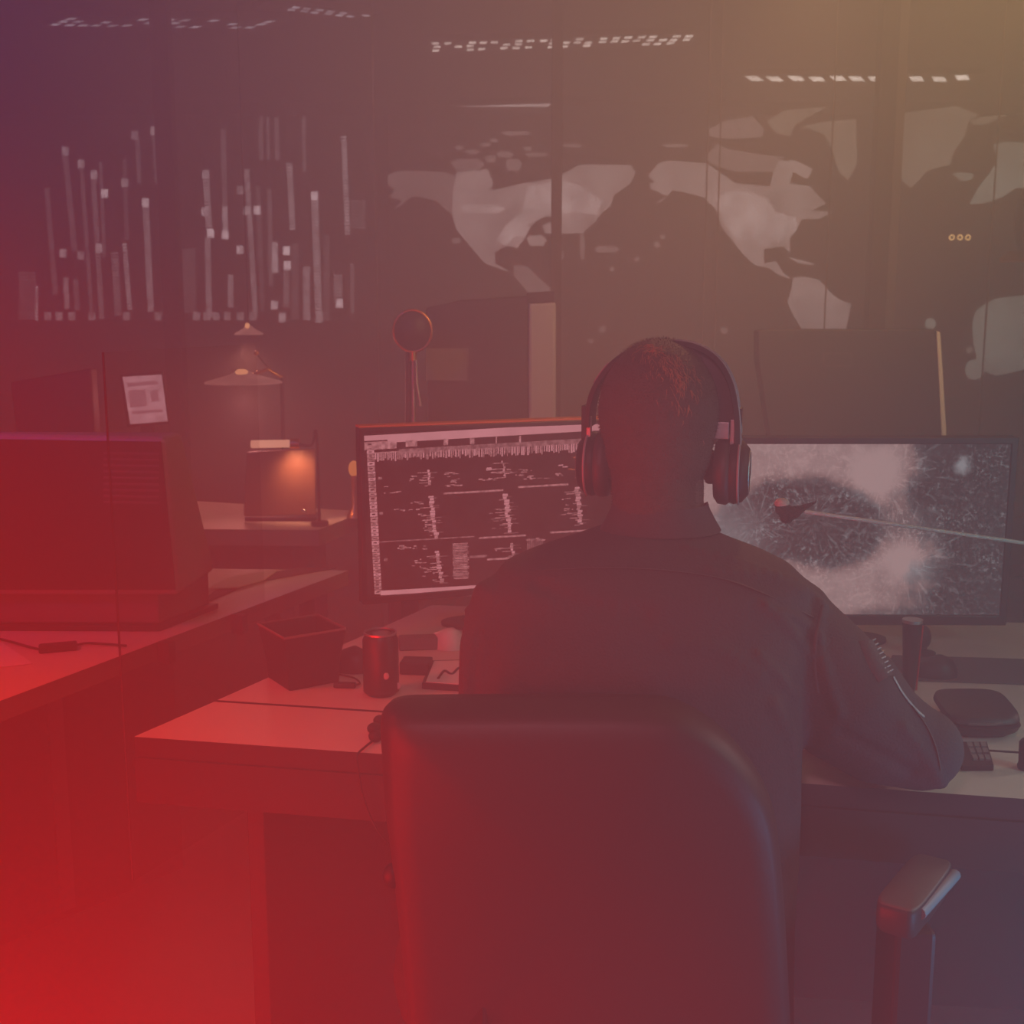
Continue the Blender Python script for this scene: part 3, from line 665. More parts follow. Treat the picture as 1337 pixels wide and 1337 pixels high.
Yp = 3.42
t = thing('laptop', 'dark open laptop back catching a warm spot of lamp light', 'laptop', (aty(365, 670, Yp).x, Yp, DZ))
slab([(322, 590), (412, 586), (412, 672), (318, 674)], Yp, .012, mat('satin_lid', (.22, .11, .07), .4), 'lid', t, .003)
bx = aty(318, 672, Yp).x; bx2 = aty(412, 672, Yp).x
MB().box((bx, Yp + .012, DZ + .0005), (bx2, Yp + .10, DZ + .012)).build('keyboard_deck', MT['black'], t, bevel=.002)
MB().ellip(aty(397, 667, Yp - .006), (.008, .004, .006), 10, 6).build('badge', MT['chrome'], t, smooth=60)
Yb = 3.36
e0 = aty(328, 580, Yb); e1 = aty(385, 579, Yb)
t = thing('reading_lamp', 'lit bar lamp reaching over the dark laptop', 'lamp', ((e1.x + .05), Yb, DZ))
MB().tube([e0, e1], .011, 10).build('lamp_head', emis('bar_lamp_glow', (1, .45, .3), 1.0, .1), t, smooth=60)
MB().tube([e1 + Vector((-.012, 0, 0)), e1 + Vector((.012, 0, 0))], .014, 10).build('end_cap', MT['copper'], t, smooth=60)
MB().tube(catmull([e1, e1 + Vector((.045, 0, -.005)), Vector((e1.x + .06, Yb, 1.0)), Vector((e1.x + .062, Yb, DZ + .01))], 6), .004, 8).build('lamp_post', MT['black'], t, smooth=60)
MB().lathe([(0, 0), (.024, 0), (.024, .012), (0, .015)], (e1.x + .062, Yb + .005, DZ + .0005)).build('lamp_base', MT['black'], t, smooth=30)
c = aty(462, 612, 3.3)
t = thing('candle_lamp', 'small glowing orange lamp at the left monitor edge', 'lamp', (c.x, 3.5, DZ))
c = aty(462, 612, 3.5)
MB().ellip(c, (.016, .016, .024), 14, 10).build('bulb', emis('orange_bulb', (1, .30, .08), .8), t, smooth=60)
MB().lathe([(0, 0), (.024, 0), (.02, .012), (.009, .03), (.009, c.z - DZ - .02), (0, c.z - DZ - .02)], (c.x, c.y, DZ + .0005)).build('lamp_base', MT['copper'], t, smooth=40)

# round lens on a stand behind the left monitor
Ym = 2.95
c = aty(539, 432, Ym); rad = 32 * Ym / F / 1.02 * .78
t = thing('magnifier_stand', 'round glossy lens with copper rim on a thin stand behind the left monitor', 'magnifier', (c.x, Ym, DZ))
ring = [Vector((c.x + math.cos(a) * rad, c.y - .004, c.z + math.sin(a) * rad * 1.08)) for a in [2 * math.pi * k / 36 for k in range(37)]]
MB().tube(ring, .0035, 8, False).build('rim', MT['copper'], t, smooth=60)
MB().ellip(c, (rad * .99, .03, rad * 1.06), 28, 16).build('lens', MT['gloss'], t, smooth=80)
MB().tube([c + Vector((0, 0, -rad * 1.08)), c + Vector((0, 0, -rad * 1.08 - .022))], .009, 10).build('clamp', MT['copper'], t, smooth=50)
MB().tube([c + Vector((0, 0, -rad * 1.1)), Vector((c.x - .003, c.y, DZ + .01))], .0055, 10).build('pole', MT['chrome'], t, smooth=60)
MB().tube([c + Vector((-.012, .01, -rad * 1.1)), Vector((c.x - .018, c.y + .01, DZ + .01))], .008, 8).build('pole', MT['black'], t, smooth=60)
MB().tube([aty(543, 470, Ym - .01), aty(544, 500, Ym - .01), aty(549, 530, Ym - .01)], .0035, 8).build('tension_rod', MT['metal'], t, smooth=60)
MB().lathe([(0, 0), (.07, 0), (.07, .01), (.02, .018), (0, .018)], (c.x, c.y, DZ + .0005)).build('foot', MT['black'], t, smooth=30)

# right of the glass wall: indicator lights, brass lamp at the frame edge
c = aty(1252, 310, GY - .03)
t = thing('indicator_panel', 'row of three tiny amber ring lights on the right glass panel', 'indicator lights', (c.x, GY - .006, c.z))
MB().box((c.x - .055, GY - .012, c.z - .012), (c.x + .055, GY - .005, c.z + .012)).build('back_plate', glassmat('clear_plate', .1), t)
am = emis('amber_ring', (1, .55, .2), 1.3)
for px in (1243, 1253.5, 1264):
    q = aty(px, 310, GY - .014)
    MB().tube([q + Vector((math.cos(a) * .008, 0, math.sin(a) * .008)) for a in [math.pi * k / 8 for k in range(17)]], .0028, 6, False).build('ring_light', am, t, smooth=60)
c = aty(1338, 342, 3.6)
t = thing('pendant_lamp', 'brass and chrome pendant cut off by the right edge', 'lamp', (c.x, 3.6, CZ))
MB().lathe([(.066, 0), (.07, .01), (.05, .03), (0, .035)], c, n=32).build('lamp_shade', MT['copper'], t, smooth=50)
MB().ellip(c + Vector((.015, 0, .12)), (.05, .05, .11), 20, 14).build('glass_globe', MT['gloss'], t, smooth=70)
MB().tube([c + Vector((.015, 0, .2)), Vector((c.x + .015, 3.6, CZ))], .003, 6).build('cord', MT['rubber'], t)

# ------------------------------------------------------------------ clutter on the front desk, left end
c = atz(396, 888, DZ); H0 = .092
t = thing('square_cup', 'black square open desk tub at the left end of the front desk', 'desk tub', (c.x, c.y, DZ))
def sq(s, z, rot=-.2):
    return [Vector((c.x + math.cos(rot + k * math.pi / 2) * s, c.y + math.sin(rot + k * math.pi / 2) * s, z)) for k in range(4)]
m = MB(); rs = [sq(.062, DZ + .0005), sq(.066, DZ + .04), sq(.077, DZ + H0), sq(.071, DZ + H0), sq(.058, DZ + .012)]
m.loft(rs); m.build('tub', MT['gloss'], t, bevel=.003)
m = MB(); rr_ = sq(.0765, DZ + H0); m.tube(rr_ + [rr_[0]], .0022, 6, False); m.build('rim', MT['midedge'], t)
c2 = atz(498, 906, DZ)
t = thing('drinks_can', 'dark drinks can with pale dots beside the black square tub', 'can', (c2.x, c2.y, DZ))
MB().lathe([(0, 0), (.022, 0), (.0285, .006), (.0285, .09), (.024, .099), (.026, .102), (.0235, .1), (0, .098)], (c2.x, c2.y, DZ + .0005), n=32).build('body', mat('dark_can', (.03, .022, .022), .4), t, smooth=40)
MB().lathe([(.0265, .1), (.0265, .103), (.024, .103), (.024, .1)], (c2.x, c2.y, DZ)).build('rim', MT['metal'], t, smooth=40)
for px, py in ((504, 883), (518, 900)):
    q = aty(px, py, c2.y - .027); q.y = c2.y - math.sqrt(max(0, .0287 ** 2 - (q.x - c2.x) ** 2)); MB().ellip(q, (.005, .0015, .006), 12, 6).build('label_dot', MT['label'], t, smooth=60)
m = MB()
def mouse(px, py, L_, W_, Hh, rot, name, m_, label):
    c = atz(px, py, DZ); rt = Matrix.Rotation(rot, 3, 'Z'); rings = []
    prof = ((1, 0), (1.0, .25), (.93, .6), (.75, .85), (.4, 1.0))
    for k, h in prof:
        rings.append([c + Vector((0, 0, .0005)) + rt @ Vector((math.cos(a) * W_ * k, math.sin(a) * L_ * k, Hh * h * (1 - .25 * math.sin(a)))) for a in [2 * math.pi * j / 24 for j in range(24)]])
    return tag(MB().loft(rings).build(name, m_, base=(c.x, c.y, DZ), smooth=50), label, 'mouse')
mouse(452, 872, .05, .03, .034, .9, 'computer_mouse', MT['black'], 'black computer mouse behind the drinks can')
mouse(584, 843, .04, .03, .03, .4, 'computer_mouse', MT['whitep'], 'pale rounded mouse under the left lit monitor')
q = atz(452, 898, DZ)
t = thing('usb_receiver', 'small dark dongle on a thin cord between tub and can', 'dongle', (q.x, q.y, DZ))
MB().box((q.x - .02, q.y - .006, DZ + .0005), (q.x + .016, q.y + .006, DZ + .009), -.1).build('body', MT['black'], t, bevel=.002)
MB().tube(catmull([q + Vector((.016, 0, .005)), atz(470, 892, DZ + .003), atz(462, 885, DZ + .003), atz(440, 880, DZ + .003)], 5), .0015, 6).build('cord', MT['rubber'], t)
a_ = atz(520, 850, DZ); b_ = atz(572, 843, DZ)
tag(MB().box((a_.x, a_.y, DZ + .0005), (b_.x, a_.y + .028, DZ + .024), .12).build('power_bank', MT['lightpanel'], base=((a_.x + b_.x) / 2, a_.y, DZ), bevel=.003), 'grey oblong block lying behind the drinks can', 'power bank')
a_ = atz(523, 882, DZ)
tag(MB().box((a_.x, a_.y, DZ + .0005), (a_.x + .05, a_.y + .04, DZ + .022), -.1).build('shadow_block', MT['black'], base=(a_.x + .02, a_.y + .02, DZ), bevel=.002), 'low black block standing in for a shadow between the can and the notepad', 'box')  # dark block takes the place of a strip of shadow
t = thing('notepad', 'dark notepad with a pale page beside the left arm of the seated person', 'notepad', (*atz(578, 888, DZ).xy, DZ))
p = [atz(551, 900, DZ), atz(640, 906, DZ), atz(650, 868, DZ), atz(563, 870, DZ)]
MB().prism(p, DZ + .0005, DZ + .011).build('cover', MT['black'], t, bevel=.001)
p2 = [atz(556, 891, DZ + .011), atz(640, 897, DZ + .011), atz(648, 862, DZ + .011), atz(567, 864, DZ + .011)]
MB().prism(p2, DZ + .011, DZ + .0125).build('page', MT['paper'], t)
MB().tube(catmull([atz(x, y, DZ + .013) for x, y in ((572, 886), (580, 876), (590, 880), (600, 872), (612, 880))], 5), .0022, 6).build('scribble', MT['black'], t)
# headset lead over the desk edge
def deskedge_pt(px):
    return None
t = thing('headset_lead', 'thin black cord with inline plug hanging over the desk edge beside the chair', 'cord', (*atz(493, 960, DZ).xy, DZ))
pts = [atz(620, 915, DZ + .003), atz(560, 917, DZ + .003), atz(520, 924, DZ + .003), atz(497, 938, DZ + .004), atz(490, 962, DZ + .004), atz(478, 974, DZ + .004)]
ep = atz(468, 981, DZ + .003); ep.y -= .012
pts += [ep, aty(467, 1000, ep.y - .004), aty(474, 1040, ep.y - .004), aty(490, 1080, ep.y), aty(510, 1105, ep.y + .01)]
MB().tube(catmull(pts, 6), .0016, 6).build('cord', MT['rubber'], t, smooth=60)
m = MB()
for (px, py, r) in ((496, 941, .010), (489, 951, .011), (490, 961, .010)): m.ellip(atz(px, py, DZ + .009), (r, r, .0085), 14, 8)
m.build('inline_plug', MT['gloss'], t, smooth=60)

# ------------------------------------------------------------------ clutter on the front desk, right end
slabz([(1150, 886), (1375, 894), (1372, 861), (1165, 855)], DZ, .003, 'mat_and_shadow', MT['mesh'], 'grey sheet painted as the shadow of the right lit monitor', 'desk mat')  # flat grey sheet stands in for the monitor's shadow on the desk
kp = [atz(1120, 900, DZ + .003), atz(1178, 896, DZ + .003), atz(1180, 856, DZ + .003), atz(1120, 856, DZ + .003)]
kb = thing('keyboard', 'dark keyboard with pale keys just past the sleeve', 'keyboard', (*atz(1060, 880, DZ).xy, DZ))
k0 = atz(1176, 890, DZ); kx0 = k0.x - .40
MB().box((kx0, k0.y - .06, DZ + .0036), (k0.x, k0.y + .08, DZ + .018), -.1, (k0.x, k0.y)).build('tray', MT['black'], kb, bevel=.003)
key_m = mat('grey_keycap', (.2, .19, .19), .5); km = MB()
kr = Matrix.Rotation(-.1, 3, 'Z')
for r_ in range(5):
    for c_ in range(16):
        x0 = -.395 + c_ * .0245; y0 = -.055 + r_ * .0262
        q = [kr @ Vector((x0 + dx, y0 + dy, 0)) + Vector((k0.x, k0.y, 0)) for dx, dy in ((0, 0), (.021, 0), (.021, .022), (0, .022))]
        km.prism(q, DZ + .018, DZ + .0225)
km.build('key_field', key_m, kb)
c = atz(1186, 908, DZ)
hh = aty(1186, 811, c.y).z - DZ
t = thing('slim_tumbler', 'tall slim dark tumbler with a red stripe behind the sleeve', 'tumbler', (c.x, c.y, DZ))
MB().lathe([(0, 0), (.0085, 0), (.0100, .02), (.0150, hh - .004), (.0153, hh - .002), (0, hh - .002)], (c.x, c.y, DZ + .0005), n=24).build('body', MT['gloss'], t, smooth=40)
MB().lathe([(0, hh - .002), (.0158, hh - .002), (.0158, hh + .003), (0, hh + .003)], (c.x, c.y, DZ)).build('lid', MT['metal'], t, smooth=30)
MB().tube([(c.x + .0105, c.y - .004, DZ + .01), (c.x + .0148, c.y - .005, DZ + hh - .006)], .0016, 6).build('stripe', MT['red'], t, smooth=60)
c = atz(1206, 856, DZ)
t = thing('webcam', 'small dark rounded camera behind the slim tumbler', 'webcam', (c.x, c.y, DZ))
zt = aty(1203, 832, c.y).z
MB().ellip((c.x - .003, c.y, zt), (.014, .014, .022), 18, 12).build('camera_head', MT['gloss'], t, smooth=70)
MB().lathe([(0, 0), (.02, 0), (.02, .004), (.005, .008), (.005, zt - DZ - .015), (0, zt - DZ - .015)], (c.x, c.y, DZ + .003)).build('stand', MT['black'], t, smooth=30)
mouse(1213, 882, .045, .03, .03, 1.2, 'computer_mouse', MT['black'], 'black computer mouse on the grey shadow sheet right of the tumbler')
# hinged case
c = atz(1278, 955, DZ)
t = thing('hinged_case', 'dark rounded hinged case on the right end of the desk', 'case', (c.x, c.y, DZ))
def oval(cx, cy, a, b, z, e=2.6, n=32, tilt=0.0):
    out = []
    for k in range(n):
        th = 2 * math.pi * k / n; co, si = math.cos(th), math.sin(th)
        x = math.copysign(abs(co) ** (2 / e), co) * a; y = math.copysign(abs(si) ** (2 / e), si) * b
        out.append(Vector((cx + x, cy + y, z + y * tilt)))
    return out
MB().loft([oval(c.x, c.y, .036, .026, DZ + .0005, 3.4), oval(c.x, c.y, .048, .04, DZ + .010, 3.4), oval(c.x, c.y, .052, .046, DZ + .020, 3.4), oval(c.x, c.y, .048, .041, DZ + .021, 3.4)]).build('lower_shell', MT['black'], t, smooth=50)
MB().loft([oval(c.x - .002, c.y + .012, .050, .046, DZ + .025, 4.2, tilt=.16), oval(c.x - .002, c.y + .012, .054, .050, DZ + .031, 4.2, tilt=.16), oval(c.x - .002, c.y + .012, .052, .048, DZ + .038, 4.2, tilt=.16), oval(c.x - .002, c.y + .012, .044, .040, DZ + .041, 4.2, tilt=.16)]).build('lid', MT['black'], t, smooth=50)
MB().tube([Vector((c.x - .03, c.y - .036, DZ + .024)), Vector((c.x + .004, c.y - .04, DZ + .0245)), Vector((c.x + .034, c.y - .03, DZ + .026)), Vector((c.x + .042, c.y - .012, DZ + .029))], .0022, 6).build('zip', MT['midedge'], t, smooth=60)
MB().box((c.x - .03, c.y + .025, DZ + .012), (c.x + .03, c.y + .04, DZ + .036)).build('hinge', MT['black'], t)
# keypad phone
p = [atz(1255, 1007, DZ), atz(1297, 1007, DZ), atz(1288, 976, DZ), atz(1240, 976, DZ)]
cxy = sum(p, Vector()) / 4
t = thing('keypad', 'small dark keypad in front of the hinged case', 'keypad', (cxy.x, cxy.y, DZ))
MB().prism(p, DZ + .0005, DZ + .009).build('body', MT['black'], t, bevel=.001)
for r_ in range(3):
    for k in range(3):
        u = .42 + k * .19; v = .18 + r_ * .27
        g = lambda u, v: p[0].lerp(p[1], u).lerp(p[3].lerp(p[2], u), v)
        q = [g(u, v), g(u + .14, v), g(u + .14, v + .19), g(u, v + .19)]
        MB().prism(q, DZ + .009, DZ + .0115).build('key', key_m, t)
c = atz(1338, 1004, DZ)
tag(MB().lathe([(0, 0), (.012, 0), (.013, .004), (.0115, .008), (.0125, .036), (.009, .041), (0, .041)], (c.x + .003, c.y, DZ + .0005), n=24).build('dark_jar', MT['gloss'], base=(c.x, c.y, DZ), smooth=40), 'little dark jar cut off by the right edge of the photo', 'jar')

# boom microphone crossing the right screen
Yk = 1.98
s_ = aty(1050, 668, Yk); e_ = aty(1337, 709, Yk); e2 = s_ + (e_ - s_) * 1.42
t = thing('boom_microphone', 'dark microphone on a thin pale rod crossing the right screen', 'microphone', (e2.x, Yk, DZ))
MB().tube([s_, e2], .0032, 8).build('boom', MT['whitep'], t, smooth=60)
m = MB(); cA = aty(1028, 668, Yk); m.ellip(aty(1022, 664, Yk), (.013, .013, .013), 16, 10); m.ellip(aty(1034, 669, Yk), (.016, .012, .011), 16, 10); m.ellip(aty(1027, 677, Yk), (.011, .011, .009), 16, 10)
m.tube([aty(1036, 668, Yk), aty(1049, 663, Yk), aty(1068, 654, Yk)], [.009, .006, .0015], 10)
remeshed(m, 'capsule', MT['foam'], t, .003, 2)
MB().ellip(aty(1021, 657, Yk), (.0125, .012, .009), 14, 8).build('pale_guard', mat('pale_guard', (.6, .5, .45), .8), t, smooth=60)
MB().tube([e2, Vector((e2.x, Yk, DZ + .01))], .007, 10).build('stand', MT['black'], t, smooth=60)
MB().lathe([(0, 0), (.06, 0), (.06, .012), (0, .018)], (e2.x, Yk, DZ + .0005)).build('foot', MT['black'], t, smooth=30)

# ------------------------------------------------------------------ office chair
MT['armpad'] = mat('armrest_lit_top', (.16, .125, .11), .5, bump=.04, bscale=150)
ch = thing('office_chair', 'black leather office chair the person sits in', 'chair', (.1, 1.55, 0))
out = [(497, 1010), (494, 955), (500, 934), (518, 925), (560, 923), (700, 922), (800, 922), (872, 925), (908, 936), (950, 964), (990, 1010), (1012, 1055), (1022, 1110), (1029, 1200), (1036, 1337), (1040, 1430), (1020, 1490), (900, 1505), (680, 1505), (560, 1490), (538, 1430), (530, 1337), (511, 1150), (501, 1070)]
def backY(z): return 1.285 + (.92 - z) * .12
ol = []
for x, y in out:
    Yv = 1.3
    for _ in range(4): Yv = backY(aty(x, y, Yv).z)
    ol.append(aty(x, y, Yv))
ol = catmull(ol, 4, True)
cen = sum(ol, Vector()) / len(ol)
def ringo(s, dy, bulge=0): return [Vector((cen.x + (p.x - cen.x) * s, p.y + dy, cen.z + (p.z - cen.z) * s)) for p in ol]
MB().loft([ringo(.5, -.024), ringo(.82, -.0235), ringo(.92, -.020), ringo(.962, -.011), ringo(.988, .004), ringo(1.0, .022), ringo(1.0, .032)]).build('back_shell', MT['leather'], ch, smooth=60)
MB().loft([ringo(.995, .031), ringo(.99, .05), ringo(.95, .066), ringo(.8, .075), ringo(.5, .07)]).build('back_cushion', MT['leather'], ch, smooth=60)
sx = .09
MB().loft([oval(sx, 1.60, .22, .21, .40), oval(sx, 1.60, .25, .235, .42), oval(sx, 1.60, .255, .24, .45), oval(sx, 1.60, .23, .215, .475), oval(sx, 1.60, .1, .1, .48)]).build('seat', MT['leather'], ch, smooth=60)
MB().box((sx - .04, 1.36, .36), (sx + .04, 1.40, .62)).build('back_bracket', MT['black'], ch)
MB().lathe([(.03, .1), (.03, .3), (.02, .3), (.02, .405), (0, .405)], (sx, 1.58, 0)).build('gas_column', MT['metal'], ch, smooth=40)
for k in range(5):
    a = k * 2 * math.pi / 5 + .3; d = Vector((math.cos(a), math.sin(a), 0))
    o = MB().tube([Vector((sx, 1.58, .11)), Vector((sx, 1.58, .09)) + d * .26], [.028, .018], 10).build('base_spoke', MT['black'], ch, smooth=40)
    e = Vector((sx, 1.58, 0)) + d * .26
    MB().lathe([(0, -.02), (.028, -.02), (.028, .02), (0, .02)], (e.x, e.y, .0285), axis='x', n=18).build('caster', MT['rubber'], o, smooth=40)
# armrests
za = .668
r0 = atz(1137, 1184, za); r1 = atz(1197, 1187, za); r2 = atz(1252, 1124, za); r3 = atz(1192, 1110, za)
ctr = (r0 + r1) / 2; far = (r2 + r3) / 2; ax = (far - ctr); hw = (r1 - r0).length / 2
mirx = atz(509, 1184, za).x + r2.x
def arm_rest(mir):
    d = ax.normalized(); sd = Vector((d.y, -d.x, 0))
    rings = []
    for k, (w, zz) in enumerate(((.9, -.038), (1.0, -.028), (1.0, -.006), (.97, -.001), (.9, .001))):
        ring = []
        for j in range(32):
            th = 2 * math.pi * j / 32; co, si = math.cos(th), math.sin(th); e = 5.5
            u = math.copysign(abs(co) ** (2 / e), co); v = math.copysign(abs(si) ** (2 / e), si)
            p = (ctr + far) / 2 + d * u * (ax.length / 2 * (w if k != 0 else .9)) + sd * v * hw * w; p.z = za + zz
            if mir: p.x = mirx - p.x
            ring.append(p)
        rings.append(ring)
    mb_ = MB().loft(rings); mb_.sides()
    pad = mb_.build('armrest', [MT['armpad'], MT['leather']], ch, smooth=50)  # lighter top and darker sides put the light from above into the colour
    pc = (ctr + far) / 2 - d * .03
    if mir: pc = Vector((mirx - pc.x, pc.y, 0))
    m = MB(); m.hexa([(pc.x - .024, pc.y - .04, .42), (pc.x + .024, pc.y - .04, .42), (pc.x + .024, pc.y + .04, .42), (pc.x - .024, pc.y + .04, .42)], [(pc.x - .024, pc.y - .04, za - .034), (pc.x + .024, pc.y - .04, za - .034), (pc.x + .024, pc.y + .04, za - .034), (pc.x - .024, pc.y + .04, za - .034)])
    m.hexa([(sx, pc.y - .03, .40), (pc.x, pc.y - .03, .40), (pc.x, pc.y + .03, .40), (sx, pc.y + .03, .40)], [(sx, pc.y - .03, .425), (pc.x, pc.y - .03, .425), (pc.x, pc.y + .03, .425), (sx, pc.y + .03, .425)])
    m.build('armrest_post', MT['black'], pad, bevel=.006)
    if not mir:
        e0 = r1 + sd * .0 + d * .012; e1 = r2 + sd * .0 - d * .016
        MB().tube([Vector((e0.x, e0.y, za - .011)), Vector((e1.x, e1.y, za - .012))], .0075, 10).build('edge_trim', MT['sidegrey'], pad, smooth=60)
arm_rest(False); arm_rest(True)
MB().ellip(aty(514, 1143, 1.32), (.013, .012, .015), 16, 10).build('tilt_knob', MT['gloss'], ch, smooth=60)

# ------------------------------------------------------------------ the person
hx = aty(858, 560, 1.60).x; hz = 1.205; hy = 1.60
def ell_ring(py, pl_, pr_, Yc, hd, n=28, e=2.3):
    a = aty(pl_, py, Yc); b = aty(pr_, py, Yc); cx = (a.x + b.x) / 2; w = (b.x - a.x) / 2
    return oval(cx, Yc, w, hd, (a.z + b.z) / 2, e, n)
torso = [(672, 806, 918, 1.56, .055), (690, 782, 926, 1.553, .066), (704, 742, 958, 1.545, .076), (718, 696, 996, 1.535, .085), (735, 656, 1032, 1.525, .092), (760, 640, 1056, 1.51, .098), (800, 634, 1060, 1.495, .1), (850, 636, 1052, 1.475, .1), (920, 640, 1048, 1.457, .093), (1000, 642, 1046, 1.452, .088), (1060, 642, 1045, 1.452, .09), (1120, 640, 1042, 1.458, .098), (1200, 640, 1036, 1.47, .11), (1300, 630, 1034, 1.485, .125), (1400, 625, 1036, 1.50, .13)]
Rarm = [(1000, 795, 1.52, .060), (1026, 822, 1.515, .066), (1060, 866, 1.50, .075), (1110, 924, 1.485, .079), (1158, 962, 1.475, .066), (1199, 977, 1.47, .054)]
Larm = [(705, 782, 1.52, .052), (668, 800, 1.51, .060), (652, 850, 1.50, .052), (646, 905, 1.49, .047), (645, 960, 1.485, .046), (652, 1000, 1.49, .045)]
def armpts(a): return [aty(x, y, Y) for x, y, Y, r in a], [r for *_, r in a]
rp, rr = armpts(Rarm); lpz, lr = armpts(Larm)
rw = Vector((.40, 1.76, .785)); lw = Vector((.14, 1.80, .785))
rfp = [rp[-1], rp[-1].lerp(rw, .35) + Vector((0, .01, .004)), rp[-1].lerp(rw, .7), rw]; rfr = [.053, .048, .040, .034]
lfp = [lpz[-1], lpz[-1].lerp(lw, .35) + Vector((0, 0, .01)), lpz[-1].lerp(lw, .7), lw]; lfr = [.045, .046, .040, .034]
hips = [Vector((-.0 + sx - .10, 1.52, .55)), Vector((sx + .10, 1.52, .55))]
knees = [Vector((sx - .15, 1.96, .50)), Vector((sx + .17, 1.95, .50))]
ank = [Vector((sx - .16, 1.98, .10)), Vector((sx + .19, 1.93, .10))]
def legs(m, k, foot=True):
    for h, n_, a in zip(hips, knees, ank):
        m.tube([h, h.lerp(n_, .5), n_], [.088 * k, .08 * k, .06 * k], 16)
        m.tube([n_, n_.lerp(a, .35), a], [.06 * k, .058 * k, .038 * k], 16)
        m.ellip(n_, (.061 * k, .061 * k, .061 * k), 14, 10)
body = MB()
shr = lambda r_, c, k: [c + (p - c) * k for p in r_]
rings = [ell_ring(*r_) for r_ in torso]
body.loft([shr(r_, sum(r_, Vector()) / len(r_), .86) for r_ in rings[1:]])
body.tube(rp, [r * .72 for r in rr], 16); body.tube(lpz, [r * .8 for r in lr], 16)
body.tube(rfp, [r * .82 for r in rfr], 16); body.tube(lfp, [r * .82 for r in lfr], 16)
body.ellip(rp[-1], (.042,) * 3); body.ellip(lpz[-1], (.038,) * 3)
# neck and head
body.tube([Vector((hx + .001, 1.555, 1.04)), Vector((hx - .0, 1.565, 1.10)), Vector((hx, 1.585, 1.16))], [.062, .058, .060], 20)
body.ellip((hx, hy, hz + .012), (.0745, .094, .092), 28, 18)
body.ellip((hx, hy + .005, hz - .03), (.066, .078, .085), 24, 14)
body.ellip((hx, hy + .048, hz - .075), (.050, .048, .042), 20, 12)
body.tube([(hx, hy + .088, hz + .015), (hx, hy + .108, hz - .025)], [.008, .013], 10)
body.ellip((hx, hy + .088, hz - .065), (.024, .010, .009)); body.ellip((hx, hy + .086, hz + .025), (.05, .012, .009))
for s in (-1, 1): body.ellip((hx + s * .072, hy + .006, hz - .062), (.010, .017, .027), 14, 10)
# hands
def hand(w, s, d):
    sdv = Vector((d.y, -d.x, 0)).normalized(); n_ = Vector((0, 0, 1)); k = w + d * .05
    body.tube([w - d * .01, w + d * .035, w + d * .088], [.029, .036, .035], 14, True, .45)
    for j, (L_, of) in enumerate(((.068, -.030), (.078, -.010), (.072, .010), (.056, .028))):
        b0 = w + d * .078 + sdv * of * s * .95
        f1 = b0 + d * L_ * .42 + n_ * .010 + sdv * of * .12; f2 = f1 + d * L_ * .33 - n_ * .008; f3 = f2 + d * L_ * .22 - n_ * .016
        body.tube([b0 - d * .012, b0, f1, f2, f3], [.0095, .0095, .0088, .008, .007], 10)
    b0 = w + d * .02 - sdv * .026 * s
    body.tube([b0, b0 + d * .03 - sdv * .022 * s, b0 + d * .062 - sdv * .022 * s - n_ * .008], [.014, .011, .0085], 10)
hand(rw, 1, Vector((-.35, .93, 0)).normalized()); hand(lw, -1, Vector((.12, .99, 0)).normalized())
legs(body, .86)
for a in ank: body.ellip(a + Vector((0, .05, -.055)), (.036, .10, .032), 16, 10)
per = remeshed(body, 'person', MT['skin'], None, .0055, 3, base=(hx, 1.55, 0))
tag(per, 'person seen from behind in dark shirt and headphones, seated facing the monitors', 'person')
for s in (-1, 1): MB().ellip((hx + s * .030, hy + .078, hz + .008), (.012, .011, .010), 14, 10).build('eye', MT['eye'], per, smooth=80)
# hair
hm = MB()
hm.ellip((hx + .001, hy - .003, hz + .012), (.0785, .0955, .095), 32, 20)
hm.ellip((hx, hy - .020, hz - .03), (.070, .076, .075), 24, 14)
hm.tube([(hx - .002, 1.574, 1.13), (hx - .002, 1.5605, 1.095), (hx - .002, 1.5535, 1.06), (hx - .002, 1.551, 1.045)], [.0595, .0575, .0585, .0585], 24)  # nape hair carried down, also standing in for shade on the neck
hair = remeshed(hm, 'hair', MT['hair'], per, .004, 4)
bm = bmesh.new(); bm.from_mesh(hair.data)
off = per.location
kill = [v for v in bm.verts if (v.co.y + off.y > hy + .055 and v.co.z + off.z < hz + .055) or v.co.z + off.z < hz - .158 or (v.co.y + off.y > hy - .012 and v.co.z + off.z < hz - .07)]
bmesh.ops.delete(bm, geom=kill, context='VERTS'); bm.normal_update()
fs = [f for f in bm.faces]
for _ in range(5200):
    f = R.choice(fs); c = f.calc_center_median(); n_ = f.normal
    if n_.length < .5: continue
    top = c.z + off.z > hz + .03
    L_ = R.uniform(.003, .006) if top else R.uniform(.002, .005)
    d = (n_ * .8 + Vector((R.uniform(-.5, .5), R.uniform(-.5, .5), R.uniform(-.6, .3)))).normalized()
    s_ = d.cross(Vector((R.uniform(-1, 1), R.uniform(-1, 1), R.uniform(-1, 1)))).normalized() * .0005
    s2 = d.cross(s_).normalized() * .0005
    vs = [bm.verts.new(c + s_), bm.verts.new(c - s_), bm.verts.new(c + s2)]; tip = bm.verts.new(c + d * L_)
    for i in range(3): bm.faces.new([vs[i], vs[(i + 1) % 3], tip])
bm.to_mesh(hair.data); bm.free(); hair.data.shade_smooth()
MT['hair_glint'] = mat('hair_glint_colour', (.42, .21, .09), .4)  # golden strands paint the light caught on the crown into the hair colour
def surf(ob, px):
    bv = BVHTree.FromPolygons([v.co + per.location for v in ob.data.vertices], [p.vertices for p in ob.data.polygons])
    return [bv.ray_cast(EYE, ray(x, y).normalized())[:2] for x, y in px]
spots = []
